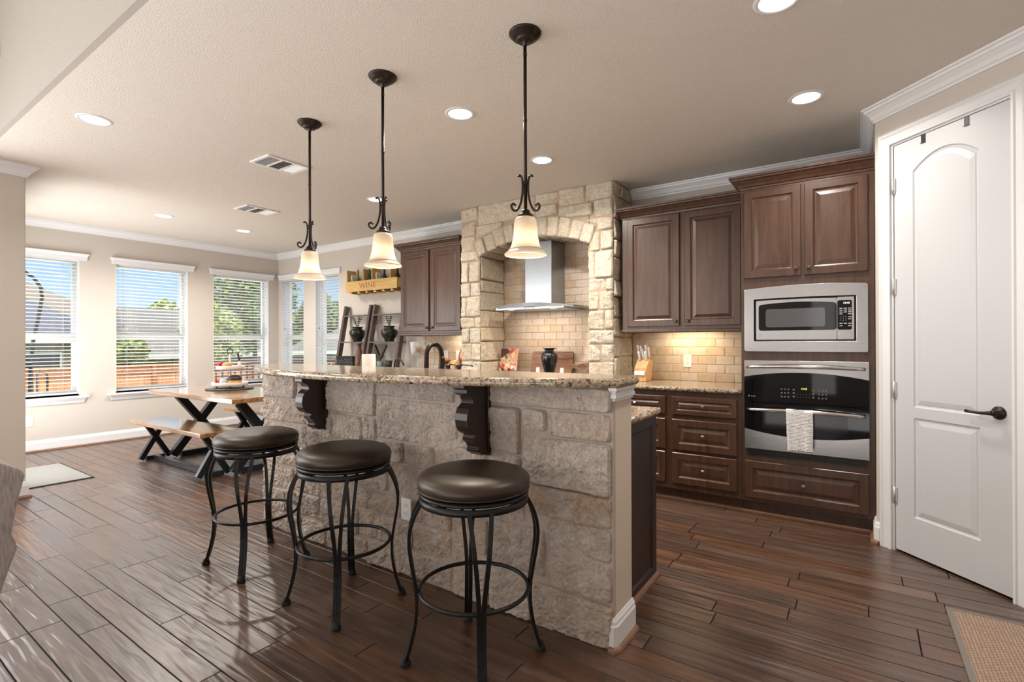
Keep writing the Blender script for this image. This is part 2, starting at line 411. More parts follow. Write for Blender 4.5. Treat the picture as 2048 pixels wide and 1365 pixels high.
class MB:
    """collects geometry and links it as ONE mesh object"""
    def __init__(s): s.v, s.f, s.sm, s.tone, s.uv, s.mi = [], [], [], [], [], []
    def add(s, vs, fs, smooth=False, tone=None, uv=None, mi=0):
        b = len(s.v); s.v += [tuple(x) for x in vs]
        for k, f in enumerate(fs):
            s.f.append(tuple(b + i for i in f)); s.sm.append(smooth); s.tone.append(tone); s.mi.append(mi)
            s.uv.append([uv[i] for i in f] if uv else None)
        return s
    def box(s, x0, x1, y0, y1, z0, z1, **k):
        vs = [(x, y, z) for z in (z0, z1) for y in (y0, y1) for x in (x0, x1)]
        return s.add(vs, [(0, 2, 3, 1), (4, 5, 7, 6), (0, 1, 5, 4), (2, 6, 7, 3), (0, 4, 6, 2), (1, 3, 7, 5)], **k)
    def cbox(s, c, d, **k):
        return s.box(c[0] - d[0] / 2, c[0] + d[0] / 2, c[1] - d[1] / 2, c[1] + d[1] / 2, c[2] - d[2] / 2, c[2] + d[2] / 2, **k)
    def bar(s, a, b, w, d, up=(0, 0, 1), **k):
        a, b = Vector(a), Vector(b); t = (b - a).normalized(); u = Vector(up)
        if abs(t.dot(u)) > 0.99: u = Vector((0, 1, 0))
        x = t.cross(u).normalized(); y = x.cross(t)
        vs = [p + x * (i * w / 2) + y * (j * d / 2) for p in (a, b) for j in (-1, 1) for i in (-1, 1)]
        return s.add(vs, [(0, 2, 3, 1), (4, 5, 7, 6), (0, 1, 5, 4), (2, 6, 7, 3), (0, 4, 6, 2), (1, 3, 7, 5)], **k)
    def lathe(s, prof, c=(0, 0, 0), n=24, axis='z', cap=True, smooth=True, ribs=None, **k):
        vs = []
        for (r, h) in prof:
            for i in range(n):
                a = 2 * PI * i / n
                rr = r * (1 + (ribs[1] * cos(ribs[0] * a) if ribs else 0))
                p = (rr * cos(a), rr * sin(a), h)
                if axis == 'y': p = (p[0], p[2], p[1])
                if axis == 'x': p = (p[2], p[0], p[1])
                vs.append((p[0] + c[0], p[1] + c[1], p[2] + c[2]))
        fs = []
        for j in range(len(prof) - 1):
            for i in range(n):
                i2 = (i + 1) % n
                fs.append((j * n + i, j * n + i2, (j + 1) * n + i2, (j + 1) * n + i))
        s.add(vs, fs, smooth=smooth, **k)
        b = len(s.v) - len(vs)
        if cap:
            for j in (0, len(prof) - 1):
                if prof[j][0] > 1e-5:
                    s.f.append(tuple(b + j * n + i for i in range(n))); s.sm.append(False); s.tone.append(None); s.uv.append(None); s.mi.append(k.get('mi', 0))
        return s
    def tube(s, path, r, n=8, cap=True, closed=False, smooth=True, **k):
        P = [Vector(p) for p in path]; N = len(P)
        R = r if isinstance(r, (list, tuple)) else [r] * N
        vs = []
        t0 = (P[1] - P[0]).normalized()
        up = Vector((0, 0, 1)) if abs(t0.z) < 0.9 else Vector((1, 0, 0))
        x = t0.cross(up).normalized()
        for i in range(N):
            if closed: t = (P[(i + 1) % N] - P[i - 1]).normalized()
            else: t = (P[min(i + 1, N - 1)] - P[max(i - 1, 0)]).normalized()
            x = (x - t * x.dot(t)).normalized(); y = t.cross(x)
            for j in range(n):
                a = 2 * PI * (j + 0.5) / n
                vs.append(P[i] + (x * cos(a) + y * sin(a)) * R[i])
        fs = []
        for i in range(N if closed else N - 1):
            i2 = (i + 1) % N
            for j in range(n):
                j2 = (j + 1) % n
                fs.append((i * n + j, i * n + j2, i2 * n + j2, i2 * n + j))
        if cap and not closed:
            fs.append(tuple(range(n))); fs.append(tuple((N - 1) * n + j for j in range(n)))
        return s.add(vs, fs, smooth=smooth, **k)
    def prism(s, poly, fn, d0, d1, **k):
        """poly: 2D points; fn(a, b, d) -> 3D"""
        N = len(poly)
        vs = [fn(a, b, d0) for a, b in poly] + [fn(a, b, d1) for a, b in poly]
        fs = [(i, (i + 1) % N, N + (i + 1) % N, N + i) for i in range(N)]
        for (off) in (0, N):
            fs += [tuple(off + i for i in t) for t in tri(poly)]
        return s.add(vs, fs, **k)
    def ball(s, c, r, n=12, m=8, sc=(1, 1, 1), **k):
        prof = [(max(1e-6, r * sin(PI * j / m)), -r * cos(PI * j / m)) for j in range(m + 1)]
        vs = []
        for (rr, h) in prof:
            for i in range(n):
                a = 2 * PI * i / n
                vs.append((c[0] + rr * cos(a) * sc[0], c[1] + rr * sin(a) * sc[1], c[2] + h * sc[2]))
        fs = [(j * n + i, j * n + (i + 1) % n, (j + 1) * n + (i + 1) % n, (j + 1) * n + i) for j in range(m) for i in range(n)]
        return s.add(vs, fs, smooth=True, **k)
    def sweep(s, path, prof, side=1, closed=False, z=0.0, **k):
        """path: 2D plan points; prof: (outward, height) points; side: +1 = left of travel"""
        N = len(path); P = [Vector((p[0], p[1])) for p in path]; vs = []
        for i in range(N):
            a = P[i] - P[i - 1] if (i > 0 or closed) else None
            b = P[(i + 1) % N] - P[i] if (i < N - 1 or closed) else None
            na = Vector((-a.y, a.x)).normalized() * side if a else None
            nb = Vector((-b.y, b.x)).normalized() * side if b else None
            if na is None: m_ = nb
            elif nb is None: m_ = na
            else:
                m_ = (na + nb); m_ = m_ / max(0.2, m_.dot(na))
            for (o, h) in prof:
                vs.append((P[i].x + m_.x * o, P[i].y + m_.y * o, z + h))
        n = len(prof)
        fs = []
        for i in range(N if closed else N - 1):
            i2 = (i + 1) % N
            for j in range(n):
                j2 = (j + 1) % n
                fs.append((i * n + j, i * n + j2, i2 * n + j2, i2 * n + j))
        if not closed:
            t = tri(prof)
            fs += [tuple(q) for q in t] + [tuple((N - 1) * n + i for i in q) for q in t]
        return s.add(vs, fs, **k)
    def rings(s, loops, cap=True, smooth=False, **k):
        """loft between equal-length closed loops of 3D points"""
        n = len(loops[0]); vs = [p for L in loops for p in L]; fs = []
        for j in range(len(loops) - 1):
            for i in range(n):
                i2 = (i + 1) % n
                fs.append((j * n + i, j * n + i2, (j + 1) * n + i2, (j + 1) * n + i))
        if cap: fs.append(tuple((len(loops) - 1) * n + i for i in range(n)))
        return s.add(vs, fs, smooth=smooth, **k)
    def build(s, name, mat, parent=None, world=True, bevel=0, seg=2, fix=True):
        me = D.meshes.new(name)
        off = Vector((0, 0, 0)); inv = None
        if parent is not None and world:
            # points were given in world space: bring them into the parent's space
            mw = Matrix.Identity(4); q = parent; chain = []
            while q: chain.append(q); q = q.parent
            for q in reversed(chain): mw = mw @ Matrix.LocRotScale(q.location, q.rotation_euler, q.scale)
            inv = mw.inverted()
        vs = [tuple(inv @ Vector(v)) for v in s.v] if inv else s.v
        me.from_pydata(vs, [], s.f)
        me.validate(verbose=False)
        if len(me.polygons) == len(s.sm):
            me.polygons.foreach_set('use_smooth', s.sm)
            me.polygons.foreach_set('material_index', s.mi)
        for mm in (mat if isinstance(mat, (list, tuple)) else [mat]):
            me.materials.append(mm)
        if any(t is not None for t in s.tone) and len(me.polygons) == len(s.tone):
            ca = me.color_attributes.new('tone', 'FLOAT_COLOR', 'CORNER')
            for p_ in me.polygons:
                t = s.tone[p_.index] or (0, 0, 0)
                for li in p_.loop_indices: ca.data[li].color = (t[0], t[1], t[2], 1)
        if any(u is not None for u in s.uv) and len(me.polygons) == len(s.uv):
            ul = me.uv_layers.new(name='UVMap')
            for p_ in me.polygons:
                u = s.uv[p_.index]
                if u:
                    for k_, li in enumerate(p_.loop_indices): ul.data[li].uv = u[k_]
        if fix:
            bm = bmesh.new(); bm.from_mesh(me)
            bmesh.ops.recalc_face_normals(bm, faces=bm.faces)
            bm.to_mesh(me); bm.free()
        o = D.objects.new(name, me); COL.objects.link(o)
        if parent is not None: o.parent = parent
        if bevel:
            b = o.modifiers.new('bevel', 'BEVEL'); b.width = bevel; b.segments = seg; b.limit_method = 'ANGLE'; b.angle_limit = math.radians(40)
            b.harden_normals = False
        return o

def tri(poly):
    return [t for t in tessellate_polygon([[Vector((a, b, 0)) for a, b in poly]])]

def text(name, body, mat, parent, loc, size, rot=(PI / 2, 0, 0), extrude=0.0005, align='CENTER', sx=1.0):
    c = D.curves.new(name, 'FONT'); c.body = body; c.size = size; c.extrude = extrude
    c.align_x = align; c.align_y = 'CENTER'; c.materials.append(mat)
    t = D.objects.new(name, c); COL.objects.link(t)
    dg = bpy.context.evaluated_depsgraph_get()
    me = D.meshes.new_from_object(t.evaluated_get(dg))
    me.materials.clear(); me.materials.append(mat)
    o = D.objects.new(name, me); COL.objects.link(o)
    D.objects.remove(t)
    if parent:
        o.parent = parent
        q = parent; L = Vector(loc); mw = Matrix.Identity(4); chain = []
        while q: chain.append(q); q = q.parent
        for q in reversed(chain): mw = mw @ Matrix.LocRotScale(q.location, q.rotation_euler, q.scale)
        mi_ = mw.inverted(); o.location = mi_ @ L
        o.rotation_euler = (mi_.to_3x3() @ Matrix.Rotation(rot[2], 3, 'Z') @ Matrix.Rotation(rot[0], 3, 'X')).to_euler()
    else:
        o.location = loc; o.rotation_euler = rot
    o.scale = (sx, 1, 1)
    return o

def kids(o): return [c for c in D.objects if c.parent == o]
def copy_tree(o, parent=None, top=True):
    c = o.copy(); COL.objects.link(c)
    if parent is not None: c.parent = parent
    for ch in kids(o): copy_tree(ch, c, False)
    return c
def struct(mb, name, mat, **k):
    o = mb.build(name, mat, **k); o['kind'] = 'structure'; return o

# =================================================================== ROOM SHELL
# floor planks, laid along x
mb = MB(); rr = random.Random(3)
W_ = 0.1155; y = -4.0
while y < YK + 0.2:
    x = -8.1 - rr.uniform(0, 1.2)
    while x < 1.7:
        L_ = rr.choice([0.45, 0.62, 0.8, 0.95, 1.1, 1.25, 1.4]) * rr.uniform(0.9, 1.1)
        if y < -1.2: L_ = 1.9
        x1 = min(x + L_, 1.75)
        if x1 > -8.1 and not (x1 < XL - 0.3 and y < 0.0):
            e_ = 0.0030; zt = rr.uniform(-0.0004, 0.0); zb = -0.0045
            vs = [(x, y, zb), (x1, y, zb), (x1, y + W_, zb), (x, y + W_, zb),
                  (x + e_, y + e_, zt), (x1 - e_, y + e_, zt), (x1 - e_, y + W_ - e_, zt), (x + e_, y + W_ - e_, zt)]
            ou, ov = rr.uniform(0, 60), rr.uniform(0, 60)
            uvs = [(v[0] - x + ou, v[1] - y + ov) for v in vs]
            tn_ = (rr.random() ** 1.3, rr.random(), 0); mb.add(vs, [(4, 5, 6, 7)], tone=tn_, uv=uvs); mb.add(vs, [(0, 1, 5, 4), (1, 2, 6, 5), (2, 3, 7, 6), (3, 0, 4, 7)], mi=1)
        x = x1
    y += W_
fl = struct(mb, 'floor', [FLOORM, simple('plank_edge_stain', (0.022, 0.012, 0.009, 1), 0.35)])
mb = MB(); mb.box(-8.2, 1.9, -4.2, YK + 0.3, -0.12, -0.0045); struct(mb, 'floor_base', FLOORGAP)

# ceiling slab over kitchen and nook, header and higher ceiling of the great room
mb = MB(); mb.box(-8.1, 1.8, YH, YK + 0.2, CEIL, CEIL + 0.25); struct(mb, 'ceiling', CEILM)
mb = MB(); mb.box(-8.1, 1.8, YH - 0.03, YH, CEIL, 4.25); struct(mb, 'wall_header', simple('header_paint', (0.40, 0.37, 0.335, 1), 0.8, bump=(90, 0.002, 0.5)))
mb = MB(); mb.box(-5.8, 1.8, -4.2, YH, 4.2, 4.3); struct(mb, 'ceiling_great_room', CEILM)

def wall_with_openings(name, a0, a1, z0, z1, holes, fn):
    """holes: (a, b, z, z); fn(mb, a0, a1, z0, z1) adds the box"""
    mb = MB(); cur = a0
    for (h0, h1, q0, q1) in sorted(holes):
        if h0 > cur: fn(mb, cur, h0, z0, z1)
        fn(mb, h0, h1, z0, q0); fn(mb, h0, h1, q1, z1)
        cur = h1
    if cur < a1: fn(mb, cur, a1, z0, z1)
    return struct(mb, name, WALL)

ZS, ZH = 0.635, 2.285
WT = 0.18
HOLES_W = [(1.22, 2.10, ZS, ZH), (2.47, 3.315, ZS, ZH), (3.66, 4.51, ZS, ZH)]
HOLES_K = [(-7.79, -7.165, ZS, ZH), (-6.86, -6.285, ZS, ZH)]
wall_with_openings('wall_window', 1.0, YK + WT, 0, CEIL, HOLES_W, lambda m_, a, b, c, d: m_.box(XW - WT, XW, a, b, c, d))
wall_with_openings('wall_kitchen', XW, 0.3, 0, CEIL, HOLES_K, lambda m_, a, b, c, d: m_.box(a, b, YK, YK + WT, c, d))
# left wall ending at the nook
YE = 1.155
mb = MB(); mb.box(XL - 0.14, XL, -4.2, YE, 0, 4.25); mb.box(XW, XL - 0.14, 1.00, YE, 2.12, CEIL); mb.box(XW, -7.56, 1.00, YE, 0, 2.12); mb.box(-6.0, XL - 0.14, 1.00, YE, 0, 2.12); struct(mb, 'wall_left', WALL, bevel=0.006)
# pantry: short return and the diagonal wall with its door
XP, YP = 0.10, 3.886
s2 = math.sqrt(0.5)
def dg(s, o=0.0, z=0.0):      # along the diagonal wall, o = out into the kitchen
    return (XP + s * s2 - o * s2, YP - s * s2 - o * s2, z)
DS0, DS1, DZ = 0.108, 0.742, 2.445
mb = MB()
mb.box(XP, XP + 0.12, YP + 0.03, YK + WT, 0, CEIL)
def dbox(m_, s0, s1, o0, o1, z0, z1, **k):
    vs = [dg(s, o, z) for z in (z0, z1) for o in (o0, o1) for s in (s0, s1)]
    m_.add(vs, [(0, 2, 3, 1), (4, 5, 7, 6), (0, 1, 5, 4), (2, 6, 7, 3), (0, 4, 6, 2), (1, 3, 7, 5)], **k)
mb.prism([(XP, YP), (XP + 0.12, YP + 0.03), (XP, YP + 0.03)], lambda a, b, d: (a, b, d), 0, CEIL)
dbox(mb, 0, DS0, -0.12, 0, 0, CEIL); dbox(mb, DS0, DS1, -0.12, 0, DZ, CEIL); dbox(mb, DS1, 2.12, -0.12, 0, 0, CEIL)
struct(mb, 'wall_pantry', WALL)
mb = MB(); mb.box(1.60, 1.75, -4.2, 2.5, 0, 4.25); struct(mb, 'wall_right', WALL)
mb = MB(); mb.box(-5.8, 1.75, -4.2, -4.0, 0, 4.25); struct(mb, 'wall_back', WALL)
mb = MB(); mb.box(0.22, 1.8, YP + 0.3, YP + 0.4, 0, CEIL); mb.box(1.5, 1.6, 2.45, 4.3, 0, CEIL); struct(mb, 'wall_pantry_inside', WALL)

# crown moulding
CR = [(0, -0.088), (0.010, -0.088), (0.012, -0.076), (0.020, -0.070), (0.030, -0.050), (0.048, -0.032), (0.058, -0.026), (0.060, -0.014), (0.072, -0.010), (0.074, 0), (0, 0)]
xr, yr = XP + 2.1 * s2, YP - 2.1 * s2
mb = MB(); mb.sweep([(-1.785, YK), (XP, YK), (XP, YP), (xr, yr)], CR, side=-1, z=CEIL); struct(mb, 'trim_1', TRIM)
mb = MB(); mb.sweep([(XW, YE), (XW, YK), (-3.57, YK)], CR, side=-1, z=CEIL); struct(mb, 'trim_2', TRIM)
mb = MB(); mb.sweep([(XL, YH + 0.0), (XL, YE), (XW, YE)], CR, side=-1, z=CEIL); struct(mb, 'trim_3', TRIM)

# baseboards with a stained shoe
BB = [(0, 0), (0.016, 0), (0.016, 0.100), (0.012, 0.108), (0.011, 0.118), (0.006, 0.128), (0.004, 0.134), (0, 0.134)]
SH = [(0.014, 0), (0.033, 0), (0.032, 0.010), (0.027, 0.018), (0.014, 0.022)]
def baseboard(name, path, side):
    mb = MB(); mb.sweep(path, BB, side=side); b = struct(mb, name, TRIM)
    mb = MB(); mb.sweep(path, SH, side=side); c = mb.build('shoe_moulding', SHOE, b)
baseboard('baseboard_window', [(XW, YE), (XW, YK), (-4.80, YK)], -1)
baseboard('baseboard_left', [(XL, -3.9), (XL, YE), (-5.96, YE)], -1)
baseboard('baseboard_pantry', [(XP, 4.06), (XP, YP), (XP + 0.030 * s2, YP - 0.030 * s2)], -1)
baseboard('baseboard_right', [(XP + 0.835 * s2, YP - 0.835 * s2), (xr, yr)], -1)

# pantry door casing and door
CAS = [(0.0, 0), (0.0, 0.012), (0.010, 0.020), (0.022, 0.022), (0.030, 0.016), (0.046, 0.014), (0.060, 0.012), (0.066, 0.018), (0.078, 0.016), (0.078, 0)]
def casing(mb, s0, s1, zt):
    pts = [[], [], [], []]
    for (a, t) in CAS:
        a2 = 0.078 - a
        pts[0].append(dg(s0 - a2, t, 0)); pts[1].append(dg(s0 - a2, t, zt + a2)); pts[2].append(dg(s1 + a2, t, zt + a2)); pts[3].append(dg(s1 + a2, t, 0))
    mb.rings(pts, cap=False)
door = empty('door_1', dg(DS0, 0, 0), -PI / 4, kind='structure')
mb = MB(); casing(mb, DS0, DS1, DZ)
mb.build('door_casing', TRIM, door)
mb = MB(); dbox(mb, DS0, DS0 + 0.010, -0.12, 0.0, 0, DZ); dbox(mb, DS1 - 0.010, DS1, -0.12, 0.0, 0, DZ); dbox(mb, DS0, DS1, -0.12, 0.0, DZ - 0.010, DZ)
mb.build('door_jamb', TRIM, door)
ds0, ds1, dzb, dzt = DS0 + 0.013, DS1 - 0.013, 0.014, DZ - 0.013
of = -0.006     # door face sits just inside the wall face
def arch_loop(s0, s1, z0, zs, za, n=14, inset=0.0):
    s0 += inset; s1 -= inset; z0 += inset
    P = [(s0, z0), (s1, z0)]
    for i in range(n + 1):
        t = i / n; u = 1 - 2 * t
        P.append((s1 + (s0 - s1) * t, (zs - inset) + (za - zs) * (1 - u * u)))
    return P
def rect_loop(s0, s1, z0, z1, inset=0.0):
    return [(s0 + inset, z0 + inset), (s1 - inset, z0 + inset), (s1 - inset, z1 - inset), (s0 + inset, z1 - inset)]
mb = MB()
outer = rect_loop(ds0, ds1, dzb, dzt)
up = arch_loop(0.235, 0.585, 0.875, 2.245, 2.325)
lo = rect_loop(0.235, 0.585, 0.235, 0.815)
allp = outer + up + lo
tt = tessellate_polygon([[Vector((a, b, 0)) for a, b in L_] for L_ in (outer, up, lo)])
mb.add([dg(a, of, b) for a, b in allp], [tuple(t) for t in tt])
for kind_, args in (('a', (0.235, 0.585, 0.875, 2.245, 2.325)), ('r', (0.235, 0.585, 0.235, 0.815))):
    L_ = []
    for ins, dep in ((0, 0), (0.006, -0.007), (0.016, -0.009), (0.020, -0.006), (0.044, -0.001), (0.048, -0.001)):
        q = arch_loop(*args, inset=ins) if kind_ == 'a' else rect_loop(*args, inset=ins)
        L_.append([dg(a, of + dep, b) for a, b in q])
    mb.rings(L_, cap=False)
    fs_ = L_[-1]
    t3 = tri([(a, b) for a, b in (arch_loop(*args, inset=0.048) if kind_ == 'a' else rect_loop(*args, inset=0.048))])
    mb.add(fs_, [tuple(t) for t in t3])
dbox(mb, ds0, ds1, of - 0.038, of - 0.012, dzb, dzt)
leaf = mb.build('door_leaf', DOORW, door)
for z in (2.19, 1.585, 0.965, 0.335):
    mb = MB(); dbox(mb, ds0 - 0.008, ds0 + 0.012, of, of + 0.006, z - 0.045, z + 0.045)
    c_ = dg(ds0 - 0.001, of + 0.008, 0)
    mb.lathe([(0.006, z - 0.05), (0.006, z + 0.05)], (c_[0], c_[1], 0), 10)
    mb.build('hinge', simple('hinge_nickel', (0.62, 0.62, 0.61, 1), 0.35, 0.6) if z > 2 else MATS['hinge_nickel'], door)
hd = MB()
hs = 0.672; hz = 0.902
X_ = Vector((s2, -s2, 0)); N_ = Vector((-s2, -s2, 0))
def rose(mb, s, z, prof, n=24):
    c = Vector(dg(s, of, z)); vs = []; 
    for (r, h_) in prof:
        for i in range(n):
            a = 2 * PI * i / n
            vs.append(c + X_ * (r * cos(a)) + Vector((0, 0, 1)) * (r * sin(a)) + N_ * h_)
    fs = [(j * n + i, j * n + (i + 1) % n, (j + 1) * n + (i + 1) % n, (j + 1) * n + i) for j in range(len(prof) - 1) for i in range(n)]
    fs.append(tuple((len(prof) - 1) * n + i for i in range(n)))
    mb.add(vs, fs, smooth=True)
rose(hd, hs, hz, [(0.033, 0), (0.033, 0.004), (0.030, 0.009), (0.018, 0.013), (0.013, 0.020), (0.012, 0.045), (0.001, 0.048)])
hd.tube([Vector(dg(hs - t * 0.125, of + 0.040 + 0.004 * sin(t * 3), hz - 0.006 * sin(t * 2.6))) for t in [i / 8 for i in range(9)]], [0.0125, 0.0105, 0.0085, 0.0075, 0.0068, 0.0066, 0.0068, 0.0075, 0.0085], 10)
hd.build('door_handle', BRONZE, door)
mb = MB(); dbox(mb, ds1 + 0.0005, ds1 + 0.0028, of - 0.03, of, hz - 0.03, hz + 0.03); mb.build('strike_plate', BRONZE, door)
for i, s in enumerate((0.300, 0.530)):
    mb = MB(); dbox(mb, s - 0.012, s + 0.012, of + 0.0006, of + 0.0026, dzt - 0.045, dzt + 0.001); dbox(mb, s - 0.012, s + 0.012, of + 0.0026, of + 0.010, dzt - 0.047, dzt - 0.044)
    o = mb.build('door_hook', BMETAL)
    tag(o, ['small black hook over the top of the white door, nearer the hinges', 'small black hook over the top of the white door, nearer the middle'][i], 'hook')

# patio door in the short wall of the nook (out of sight behind the wall end)
pd = empty('door_2', (-6.78, 1.08, 0), kind='structure')
mb = MB(); mb.box(-7.56, -7.50, 1.02, 1.13, 0.0, 2.12); mb.box(-6.06, -6.0, 1.02, 1.13, 0.0, 2.12); mb.box(-7.50, -6.06, 1.02, 1.13, 2.06, 2.12); mb.box(-6.82, -6.74, 1.03, 1.12, 0.02, 2.06); mb.box(-7.50, -6.06, 1.02, 1.13, 0.0, 0.06); mb.build('door_frame', VINYL, pd)
mb = MB(); mb.box(-7.50, -6.82, 1.07, 1.08, 0.06, 2.06); mb.box(-6.74, -6.06, 1.09, 1.10, 0.06, 2.06); mb.build('pane', CLEAR, pd)
# ------------------------------------------------------------------ windows
def window_unit(idx, axis, a0, a1, hdr_ext=(0.02, 0.02), sill=True):
    """axis 'x': opening in the window wall (plane x=XW, runs along y); axis 'y': in the kitchen wall (plane y=YK, runs along x)"""
    if axis == 'x': T = lambda a, d, z: (XW - d, a, z)
    else: T = lambda a, d, z: (a, YK + d, z)
    def bx(m_, a, b, d0, d1, z0, z1):
        p0, p1 = T(a, d0, z0), T(b, d1, z1)
        m_.box(min(p0[0], p1[0]), max(p0[0], p1[0]), min(p0[1], p1[1]), max(p0[1], p1[1]), z0, z1)
    w = empty('window_%d' % idx, T((a0 + a1) / 2, 0, ZS), kind='structure')
    f = MB(); t = 0.035; d0, d1 = 0.125, 0.175
    bx(f, a0, a0 + t, d0, d1, ZS, ZH); bx(f, a1 - t, a1, d0, d1, ZS, ZH); bx(f, a0 + t, a1 - t, d0, d1, ZH - t, ZH); bx(f, a0 + t, a1 - t, d0, d1, ZS, ZS + 0.045)
    f.build('window_frame', VINYL, w, bevel=0.003)
    f = MB(); bx(f, a0 + t, a1 - t, d0 - 0.012, d1 - 0.01, 1.318, 1.352); bx(f, a0 + t, a1 - t, d0 + 0.004, d1, 1.352, 1.385)
    f.build('meeting_rail', VINYL, w, bevel=0.003)
    f = MB(); bx(f, a0 + t, a1 - t, 0.148, 0.152, ZS + 0.045, 1.32); bx(f, a0 + t, a1 - t, 0.158, 0.162, 1.38, ZH - t)
    f.build('pane', CLEAR, w)
    # painted reveal liner
    f = MB(); bx(f, a0 - 0.001, a0 + 0.004, -0.001, 0.125, ZS, ZH); bx(f, a1 - 0.004, a1 + 0.001, -0.001, 0.125, ZS, ZH); bx(f, a0, a1, -0.001, 0.125, ZH - 0.004, ZH + 0.001)
    f.build('window_reveal', TRIM, w)
    # head trim
    PR = [(0, 0), (0.020, 0), (0.022, 0.045), (0.028, 0.058), (0.034, 0.070), (0.036, 0.082), (0, 0.082)]
    f = MB(); e0, e1 = a0 - hdr_ext[0], a1 + hdr_ext[1]
    if axis == 'x': f.sweep([(XW, e0), (XW + 0.0001, e0), (XW + 0.0001, e1), (XW, e1)], PR, side=-1, z=ZH - 0.006)
    else: f.sweep([(e0, YK), (e0, YK - 0.0001), (e1, YK - 0.0001), (e1, YK)], PR, side=-1, z=ZH - 0.006)
    f.build('window_head', TRIM, w)
    # stool and apron
    f = MB(); bx(f, a0, a1, 0.0, 0.125, ZS - 0.022, ZS)
    PS = [(0, 0.0), (0.012, 0.0), (0.016, 0.030), (0.030, 0.048), (0.034, 0.062), (0.050, 0.064), (0.053, 0.075), (0.050, 0.086), (0, 0.086)]
    e0, e1 = a0 - 0.035, a1 + 0.035
    if axis == 'x': f.sweep([(XW, e0), (XW + 0.0001, e0), (XW + 0.0001, e1), (XW, e1)], PS, side=-1, z=ZS - 0.100)
    else: f.sweep([(e0, YK), (e0, YK - 0.0001), (e1, YK - 0.0001), (e1, YK)], PS, side=-1, z=ZS - 0.100)
    f.build('window_sill', TRIM, w)
    return T, bx
WL = ['white blind on the leftmost window of the window wall, partly behind the wall end',
      'white blind on the middle window of the window wall, with an orange fence behind',
      'white blind on the window behind the dining table, with green trees behind',
      'white narrow blind on the window next to the corner, under the far pendant',
      'white narrow blind on the window beside the leaning shelves']
idx = 0
for axis, holes in (('x', HOLES_W), ('y', HOLES_K)):
    for (a0, a1, _, _) in holes:
        ext = (0.02, 0.055) if axis == 'x' else (0.02, 0.02)
        T, bx = window_unit(idx + 1, axis, a0, a1, ext)
        b = empty('window_blind', T((a0 + a1) / 2, 0.05, ZS))
        tag(b, WL[idx], 'window blind', 'white slatted blinds')
        f = MB(); bx(f, a0 + 0.008, a1 - 0.008, 0.025, 0.085, ZH - 0.024, ZH - 0.0045); f.build('head_rail', BLIND, b)
        f = MB(); bx(f, a0 + 0.008, a1 - 0.008, 0.03, 0.078, ZS + 0.006, ZS + 0.026); f.build('bottom_rail', BLIND, b)
        f = MB(); z = ZS + 0.055
        while z < ZH - 0.035:
            # slat: slightly cambered, a few degrees of tilt, room edge up
            pr = []
            for q, c_ in ((-1, 0), (-0.5, 0.002), (0, 0.0028), (0.5, 0.002), (1, 0)):
                pr.append((0.054 + q * 0.0240, z + c_ - q * 0.0034))
            lo_ = [(d, zz - 0.0028) for d, zz in reversed(pr)]
            pl = pr + lo_
            f.prism(pl, lambda d, zz, a: T(a, d, zz), a0 + 0.010, a1 - 0.010)
            z += 0.0445
        f.build('slats', BLIND, b)
        f = MB()
        for fr_ in ((0.16, 0.84) if axis == 'x' else (0.2, 0.8)):
            a = a0 + (a1 - a0) * fr_
            for d in (0.028, 0.080):
                f.tube([T(a, d, ZS + 0.02), T(a, d, ZH - 0.05)], 0.0011, 4)
        f.build('ladder_cord', BLIND, b)
        f = MB(); a = a0 + (a1 - a0) * (0.10 if axis == 'x' else 0.12)
        f.tube([T(a, 0.020, 1.50), T(a, 0.020, ZH - 0.05)], 0.0012, 4)
        f.lathe([(0.003, 0), (0.007, 0.01), (0.004, 0.035)], T(a, 0.020, 1.465), 8)
        f.build('pull_cord', simple('cord_tassel', (0.10, 0.10, 0.10, 1), 0.6) if idx == 0 else MATS['cord_tassel'], b)
        idx += 1

# ------------------------------------------------------------------ ceiling fittings
def downlight(x, y, label, power=26):
    t = empty('recessed_light', (x, y, CEIL)); tag(t, label, 'ceiling light', 'recessed ceiling lights')
    mb = MB(); mb.lathe([(0.072, -0.001), (0.074, -0.006), (0.088, -0.006), (0.096, -0.001)], (x, y, CEIL), 32, cap=False); mb.build('trim_ring', TRIM, t)
    mb = MB(); mb.lathe([(0.0001, -0.003), (0.073, -0.003)], (x, y, CEIL), 32, cap=False); mb.build('lens', LENS, t)
    lamp('downlight_lamp', 'AREA', (x, y, CEIL - 0.012), power, (1.0, 0.93, 0.84), rot=(0, 0, 0), shape='DISK', size=0.13, spread=2.6)
kk = 1.45 / 1.483
for (x, y, lb, pw) in [(-4.16, 1.188, 'recessed ceiling light at the far left, in front of the left wall end', 20),
                   (-2.115, 2.501, 'recessed ceiling light between the near and middle pendants', 24),
                   (-0.249, 3.535, 'recessed ceiling light at right, near the tall oven cabinet', 15),
                   (-2.108, 3.519, 'recessed ceiling light beside the near pendant rod, before the stone arch', 36),
                   (-4.101, 3.507, 'recessed ceiling light behind the middle pendant rod', 24),
                   (-6.649, 2.55, 'recessed ceiling light over the dining nook, nearer the left wall end', 30),
                   (-6.686, 3.49, 'recessed ceiling light over the dining nook, deepest in the room', 30),
                   (-0.279, 2.455, 'recessed ceiling light cut off by the top edge, right of the near pendant', 11)]:
    downlight(x * kk, y * kk, lb, pw)

